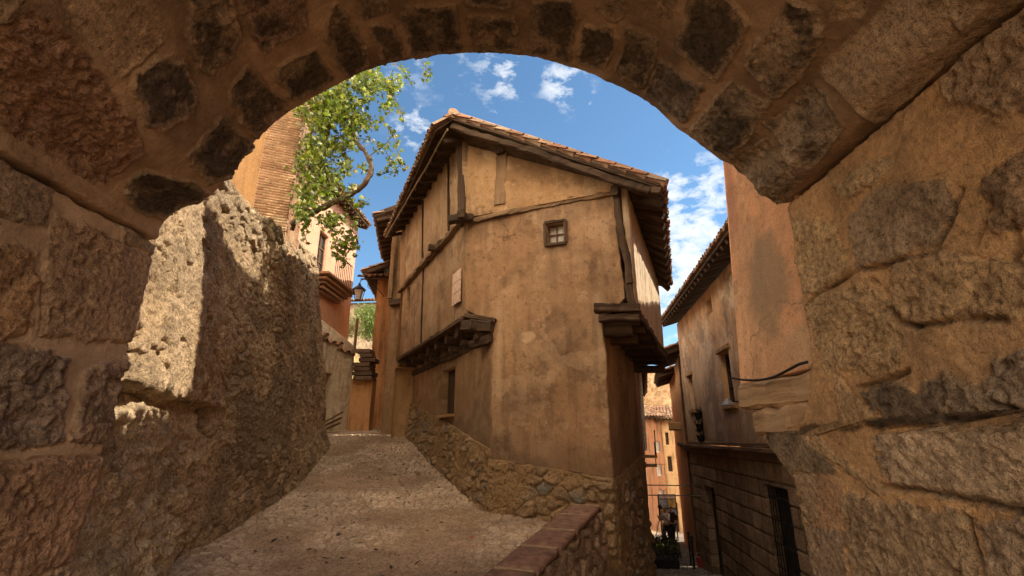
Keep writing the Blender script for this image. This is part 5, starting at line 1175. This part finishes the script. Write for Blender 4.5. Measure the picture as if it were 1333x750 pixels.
# ================================================================== FAR: CHURCH, HILL STONEWORK, SHRUBS
ch = thing('hillside_chapel', (-14, 42, 7), 'grey rubble stone chapel wall with an arched niche on the hill', 'church')
CA, CB = np.array((-24., 43.)), np.array((-7., 41.))
def rcol(Sg, Z):
    f1, f21, cid = voronoi(Sg*2.6, Z*3.6, 31); return lerp(np.array((.26, .21, .15)), lerp(np.array((.34, .28, .20)), np.array((.50, .43, .33)), cid[..., None]), sstep(.03, .2, f21)[..., None])
cc = on_wall(CA, CB, 0, 0)[0]
sn = (-.2815*42+24)/np.cos(.1)
wall_slab('stone_wall', CA, CB, 5, 13.0, M_rubble, ch, .5, .09, [(sn-.75, sn+.75, 9.6, 11.4)], .03, outward=(0, 0), col=rcol, seed=33)
o_ = on_wall(CA, CB, sn, 10.4, -.3, (0, 0)); mb = MB(); mb.box(o_[0], (1.8, .1, 2.4), ax=np.array([o_[1], o_[2], [0, 0, 1]]), col=(.22, .16, .11)); mb.build('niche', M_rubble, ch)
mb = MB(); pts = [on_wall(CA, CB, sn+.75*math.cos(t), 11.35+.75*math.sin(t), .05, (0, 0))[0] for t in np.linspace(0, PI, 12)]; mb.tube(pts, .13, 6, (.40, .31, .22)); mb.build('arch_stones', M_rubble, ch)
roof('roof_tiles', (-24, 42.4, 13.0), (-7, 40.4, 13.0), (0, 1, .3), 4., ch, sp=.3, r=.14, course=.8)
hw = thing('hillside_stone_wall', (14, 50, 2), 'tall rubble stone rampart on the hillside beyond the alley houses', 'wall')
wall_slab('wall_face', (6, 48), (26, 50), -4, 8.2, M_rubble, hw, .6, .16, [], .1, outward=(0, 0), seed=34, col=lambda S_, Z_: rcol(S_, Z_)*np.array((1.05, .85, .68)))
M_straw = mat_flat('dry_grass', (.50, .38, .18), .95, 0, .4, 5); M_bush = mat_vc('shrub_leaf', .7, 10, .3, 0, .3)
mb = MB()
for i in range(5200):
    x = random.uniform(-16, -5.2); y = random.uniform(20, 40); z = float(hill_z(np.array(x), np.array(y)))
    h_ = random.uniform(.25, .8); a_ = random.random()*PI; dx, dy = .035*math.cos(a_), .035*math.sin(a_); lx, ly = random.gauss(0, .15), random.gauss(0, .15)
    mb.add([(x-dx, y-dy, z-.1), (x+dx, y+dy, z-.1), (x+lx, y+ly, z+h_)], [(0, 1, 2)])
o = mb.build('dry_grass', M_straw); o['kind'] = 'stuff'; o['label'] = 'straw coloured dry grass on the hill slope'; o['category'] = 'grass'
def bush(name, c, r, n, label, leaf=.12, cols=((.10, .16, .04), (.16, .22, .05)), group=None):
    t = thing(name, (c[0], c[1], c[2]-r[2]), label, 'shrub', group); mb = MB(); rg = random.Random(int(c[0]*100))
    for i in range(n):
        v = np.array([rg.gauss(0, 1) for _ in range(3)]); v /= np.linalg.norm(v); v *= rg.random()**.4*(1+.35*float(vnoise(v[0]*2.5, v[1]*2.5, v[2]*2.5, 3)*2-1)); q = np.array(c)+v*np.array(r)
        e = np.array([rg.gauss(0, 1) for _ in range(3)]); e /= np.linalg.norm(e); f = np.cross(e, [rg.gauss(0, 1) for _ in range(3)]); f /= np.linalg.norm(f)
        k = leaf*rg.uniform(.6, 1.3); mb.add([q, q+e*k*.5+f*k*.3, q+e*k, q+e*k*.5-f*k*.3], [(0, 1, 2, 3)], lerp(np.array(cols[0]), np.array(cols[1]), rg.random()))
    mb.build('foliage', M_bush, t)
    mb = MB()
    for i in range(5): a_ = rg.random()*6.28; mb.tube([(c[0], c[1], c[2]-r[2]), (c[0]+math.cos(a_)*r[0]*.3, c[1]+math.sin(a_)*r[1]*.3, c[2]-r[2]*.2), (c[0]+math.cos(a_)*r[0]*.7, c[1]+math.sin(a_)*r[1]*.7, c[2]+r[2]*.4)], [.05, .035, .01], 5)
    mb.build('branches', M_bark, t)
b1 = px(481, 420, 30.); bush('green_shrub', tuple(b1), (1.0, 1.0, 1.2), 2600, 'bright green shrub in front of the chapel wall', .16)
b2 = px(452, 425, 26.); bush('grey_shrub', tuple(b2), (.9, .9, .7), 1400, 'olive grey bush on the slope left of the green shrub', .12, ((.14, .14, .06), (.22, .20, .09)))
mb = MB(); p_ = px(463, 438, 20.); mb.tube([p_+np.array([0, 0, -.8]), p_+np.array([0, 0, .75])], .06, 8); tag(mb.build('wooden_post', M_bark), 'grey wooden post standing on the dry grass slope', 'post')

# ================================================================== GRAPE VINE
vine = thing('grape_vine', (-4.6, 9.0, 5.0), 'sunlit green grape vine with a twisted bare trunk hanging beside the brick tower', 'vine')
def vp(u, v, Y): return px(u, v, Y)
tk = [vp(378, 292, 9.2), vp(402, 279, 9.1), vp(430, 266, 8.9), vp(455, 254, 8.8), vp(474, 240, 8.7), vp(483, 222, 8.7), vp(480, 205, 8.7), vp(466, 187, 8.8), vp(456, 165, 8.9), vp(450, 140, 9.0), vp(444, 112, 9.1), vp(452, 85, 9.2), vp(470, 60, 9.2)]
mb = MB(); P_ = []; 
for i in range(len(tk)-1):
    for k in range(6):
        t_ = k/6; p0, p1, p2, p3 = tk[max(i-1, 0)], tk[i], tk[i+1], tk[min(i+2, len(tk)-1)]
        P_.append(.5*((2*p1)+(-p0+p2)*t_+(2*p0-5*p1+4*p2-p3)*t_*t_+(-p0+3*p1-3*p2+p3)*t_**3)+np.array([random.gauss(0, .006) for _ in range(3)]))
mb.tube(P_, [.060-.022*i/len(P_)+random.uniform(-.012, .012) for i in range(len(P_))], 9)
a = vp(400, 262, 9.2); mb.tube([vp(380, 300, 9.4), vp(392, 262, 9.3), vp(404, 232, 9.3), vp(398, 190, 9.3), vp(420, 140, 9.2)], [.045, .04, .035, .03, .02], 7)
mb.build('trunk', M_bark, vine, smooth=True)
rg = random.Random(5)
cl_ = [(415, 150, 30, 34, 900), (440, 130, 34, 26, 1000), (430, 180, 34, 34, 900), (415, 210, 22, 40, 700), (462, 150, 18, 30, 520), (405, 250, 16, 26, 420), (430, 225, 26, 24, 360), (490, 110, 30, 18, 620), (455, 100, 30, 18, 600), (390, 280, 14, 22, 300), (425, 290, 22, 20, 260), (448, 305, 14, 22, 150), (400, 110, 30, 25, 400), (450, 200, 18, 20, 80)]
strands = [[(497, 100), (510, 118), (520, 140), (526, 156)], [(492, 150), (505, 165), (512, 178), (520, 205), (524, 216)], [(520, 85), (530, 100), (536, 112)], [(550, 78), (556, 92), (557, 102)], [(470, 180), (490, 185), (502, 196), (508, 212)], [(505, 212), (518, 208), (522, 218)], [(478, 205), (500, 190), (514, 172)], [(495, 228), (512, 222), (520, 216)], [(447, 300), (452, 320), (447, 335), (450, 345)], [(430, 300), (436, 318), (440, 333)], [(440, 250), (452, 262), (470, 266), (478, 262)], [(400, 285), (395, 300), (400, 318)], [(470, 262), (463, 285), (458, 300)]]
pts = []
for (u, v, a, b_, n) in cl_:
    sub = [(rg.gauss(u, a*.55), rg.gauss(v, b_*.55)) for _ in range(max(4, n//38))]
    for i in range(n):
        su, sv = rg.choice(sub); (pts.append(vp(rg.gauss(su, 5.2), rg.gauss(sv, 5.2), rg.gauss(8.95, .38))) if rg.random() < .95 else None)
for s_ in strands:
    for i in range(len(s_)-1):
        for k in range(13):
            t_ = rg.random(); pts.append(vp(s_[i][0]+(s_[i+1][0]-s_[i][0])*t_+rg.gauss(0, 3.2), s_[i][1]+(s_[i+1][1]-s_[i][1])*t_+rg.gauss(0, 3), rg.gauss(8.7, .12)))
mb = MB(); lf = [(0, 0), (.30, -.16), (.52, .06), (.36, .22), (.46, .55), (.16, .50), (0, .95), (-.16, .50), (-.46, .55), (-.36, .22), (-.52, .06), (-.30, -.16)]
for q in pts:
    k = rg.uniform(.045, .115); n = np.array([rg.gauss(.25, .8), rg.gauss(-.3, .8), rg.gauss(.5, .6)]); n /= np.linalg.norm(n)
    dn = np.array([rg.gauss(0, .45), rg.gauss(0, .45), -1.]); e2 = dn-n*(dn @ n); e2 /= np.linalg.norm(e2); e1 = np.cross(e2, n)
    V = [q+e1*x*k+e2*y*k-n*k*.28*abs(x) for x, y in lf]
    t_ = rg.random(); c = lerp(np.array((.13, .19, .04)), np.array((.30, .34, .06)), t_)
    if rg.random() < .12: c = np.array((.42, .38, .10))
    if rg.random() < .30: c = c*.42
    elif rg.random() < .12: c = np.array((.50, .54, .34))
    mb.add(V, [(0, 1, 2, 3), (0, 3, 4, 5), (0, 5, 6, 7), (0, 7, 8, 9), (0, 9, 10, 11)], c)
fo = mb.build('foliage', M_leaf, vine)
mb = MB()
for s_ in strands: mb.tube([vp(u, v, 8.7) for u, v in s_], .008, 5)
for i in range(26):
    u, v = rg.uniform(400, 455), rg.uniform(95, 200); mb.tube([vp(u, v, 9.0), vp(u+rg.gauss(0, 12), v+rg.uniform(8, 22), 8.9), vp(u+rg.gauss(0, 16), v+rg.uniform(22, 42), 8.8)], [.012, .009, .005], 5)
so_ = mb.build('shoots', M_bark, vine); so_['kind'] = 'stuff'
# ---- fallen leaves
mb = MB()
for i in range(240):
    y = rg.uniform(5.4, 14) if rg.random() < .85 else rg.uniform(14, 17); x = rg.uniform(float(np.interp(y, [5, 8, 14], [-3.0, -3.6, -4.5])), float(np.interp(y, [5, 9, 14], [-.4, -.6, -2.9]))); z = float(path_z(y))+.035
    k = rg.uniform(.02, .05); a_ = rg.random()*6.28; e1 = np.array([math.cos(a_), math.sin(a_), rg.gauss(0, .25)]); e2 = np.array([-math.sin(a_), math.cos(a_), rg.gauss(0, .25)+.1])
    q = np.array([x, y, z]); c = (.045, .028, .02) if rg.random() < .75 else ((.45, .05, .03) if rg.random() < .4 else (.25, .12, .05))
    mb.add([q-e1*k, q-e2*k*.6, q+e1*k*1.2, q+e2*k*.6], [(0, 1, 2, 3)], c)
o = mb.build('fallen_leaves', M_leaf); o['kind'] = 'stuff'; o['label'] = 'scattered dry leaves on the sloping path'; o['category'] = 'leaves'
print('all built')
SKYTINT = (.92, 1.14, 1.14); CLOUD = (6.2, 6.3, 6.4); FILL_CLOUD = (27.5, 22.4, 16.6); SKYS = .10; SUNS = 3.9; EXPO = .95

# ================================================================== LIGHT
w = bpy.data.worlds.new('World'); scene.world = w; w.use_nodes = True; nt = w.node_tree; nt.nodes.clear(); nb = NB(nt)
sun_dir = Vector((.74, .0, .70)).normalized()
sky = nb.n('TexSky'); sky.sky_type = 'NISHITA'; sky.sun_disc = False
sky.sun_elevation = math.asin(sun_dir.z); sky.sun_rotation = math.atan2(sun_dir.x, sun_dir.y); sky.altitude = 1100; sky.air_density = 1.0; sky.dust_density = .3; sky.ozone_density = 2.0
tc = nb.n('TexCoord'); dirv = tc.outputs['Generated']
sep = nb.n('SeparateXYZ'); nb.l(dirv, sep.inputs[0])
zc = nb.math('MAXIMUM', sep.outputs[2], .08)
cb = nb.n('CombineXYZ'); nb.l(nb.math('DIVIDE', sep.outputs[0], zc), cb.inputs[0]); nb.l(nb.math('DIVIDE', sep.outputs[1], zc), cb.inputs[1])
mp = nb.n('Mapping'); mp.inputs['Rotation'].default_value = (0, 0, .5); mp.inputs['Scale'].default_value = (1.0, 1.7, 1); nb.l(cb.outputs[0], mp.inputs[0])
mp2 = nb.n('Mapping'); mp2.inputs['Rotation'].default_value = (.3, .5, .4); mp2.inputs['Scale'].default_value = (1.0, 1.0, 1.9); nb.l(dirv, mp2.inputs[0]); nA = nb.noise(mp2.outputs[0], 19, 10, .62, .2)
mask = None
for (u, v, rad, amp) in [(655, 95, .060, .62), (735, 108, .05, .66), (540, 165, .040, .78), (650, 137, .03, .6), (900, 290, .12, 1.0), (890, 370, .11, 1.1), (765, 132, .02, .7), (960, 250, .08, .5), (1250, 300, .3, 1.0), (100, 300, .3, .8), (500, -200, .3, .9)]:
    d_ = Vector(px(u, v, 10.)-np.array([0, 0, CAMZ])).normalized()
    vd = nb.n('VectorMath', operation='DISTANCE'); nb.l(dirv, vd.inputs[0]); vd.inputs[1].default_value = d_
    mr = nb.n('MapRange'); mr.interpolation_type = 'SMOOTHSTEP'; mr.inputs['From Min'].default_value = rad*1.5; mr.inputs['From Max'].default_value = rad*.2; mr.inputs['To Max'].default_value = amp
    nb.l(vd.outputs['Value'], mr.inputs['Value'])
    mask = mr.outputs[0] if mask is None else nb.math('MAXIMUM', mask, mr.outputs[0])
cl = nb.math('MULTIPLY', nb.ramp(nb.math('ADD', nA, nb.math('MULTIPLY', mask, .16)), [(.555, 0.), (.66, .55), (.80, .95)]), nb.math('MINIMUM', nb.math('MULTIPLY', mask, 1.6), 1.))
# added fill light: unseen bright cumulus behind the gateway and off to the left
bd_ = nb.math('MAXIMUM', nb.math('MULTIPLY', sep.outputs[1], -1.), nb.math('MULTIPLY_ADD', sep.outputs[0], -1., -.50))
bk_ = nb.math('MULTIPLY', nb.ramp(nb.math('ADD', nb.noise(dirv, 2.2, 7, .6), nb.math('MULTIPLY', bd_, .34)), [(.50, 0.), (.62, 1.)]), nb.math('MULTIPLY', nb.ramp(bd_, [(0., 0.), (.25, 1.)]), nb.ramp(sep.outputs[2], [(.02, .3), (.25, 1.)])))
skyc = nb.mix(1, sky.outputs[0], SKYTINT, 'MULTIPLY')
colr = nb.mix(bk_, nb.mix(cl, skyc, CLOUD), FILL_CLOUD)
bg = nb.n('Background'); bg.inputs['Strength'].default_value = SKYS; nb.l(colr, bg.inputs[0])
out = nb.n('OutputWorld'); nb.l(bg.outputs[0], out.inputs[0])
sl = bpy.data.lights.new('sun', 'SUN'); sl.energy = SUNS; sl.angle = math.radians(.5); sl.color = (1, .87, .70)
so = bpy.data.objects.new('sun', sl); COLL.objects.link(so); so.rotation_euler = (-sun_dir).to_track_quat('-Z', 'Y').to_euler(); so.location = (20, 0, 30)
vs = scene.view_settings; vs.view_transform = 'Standard'; vs.look = 'None'; vs.gamma = 1; vs.use_curve_mapping = False; vs.exposure = EXPO
scene.render.engine = 'CYCLES'; scene.render.resolution_x = 1024; scene.render.resolution_y = 576
scene.cycles.max_bounces = 8; scene.cycles.diffuse_bounces = 5
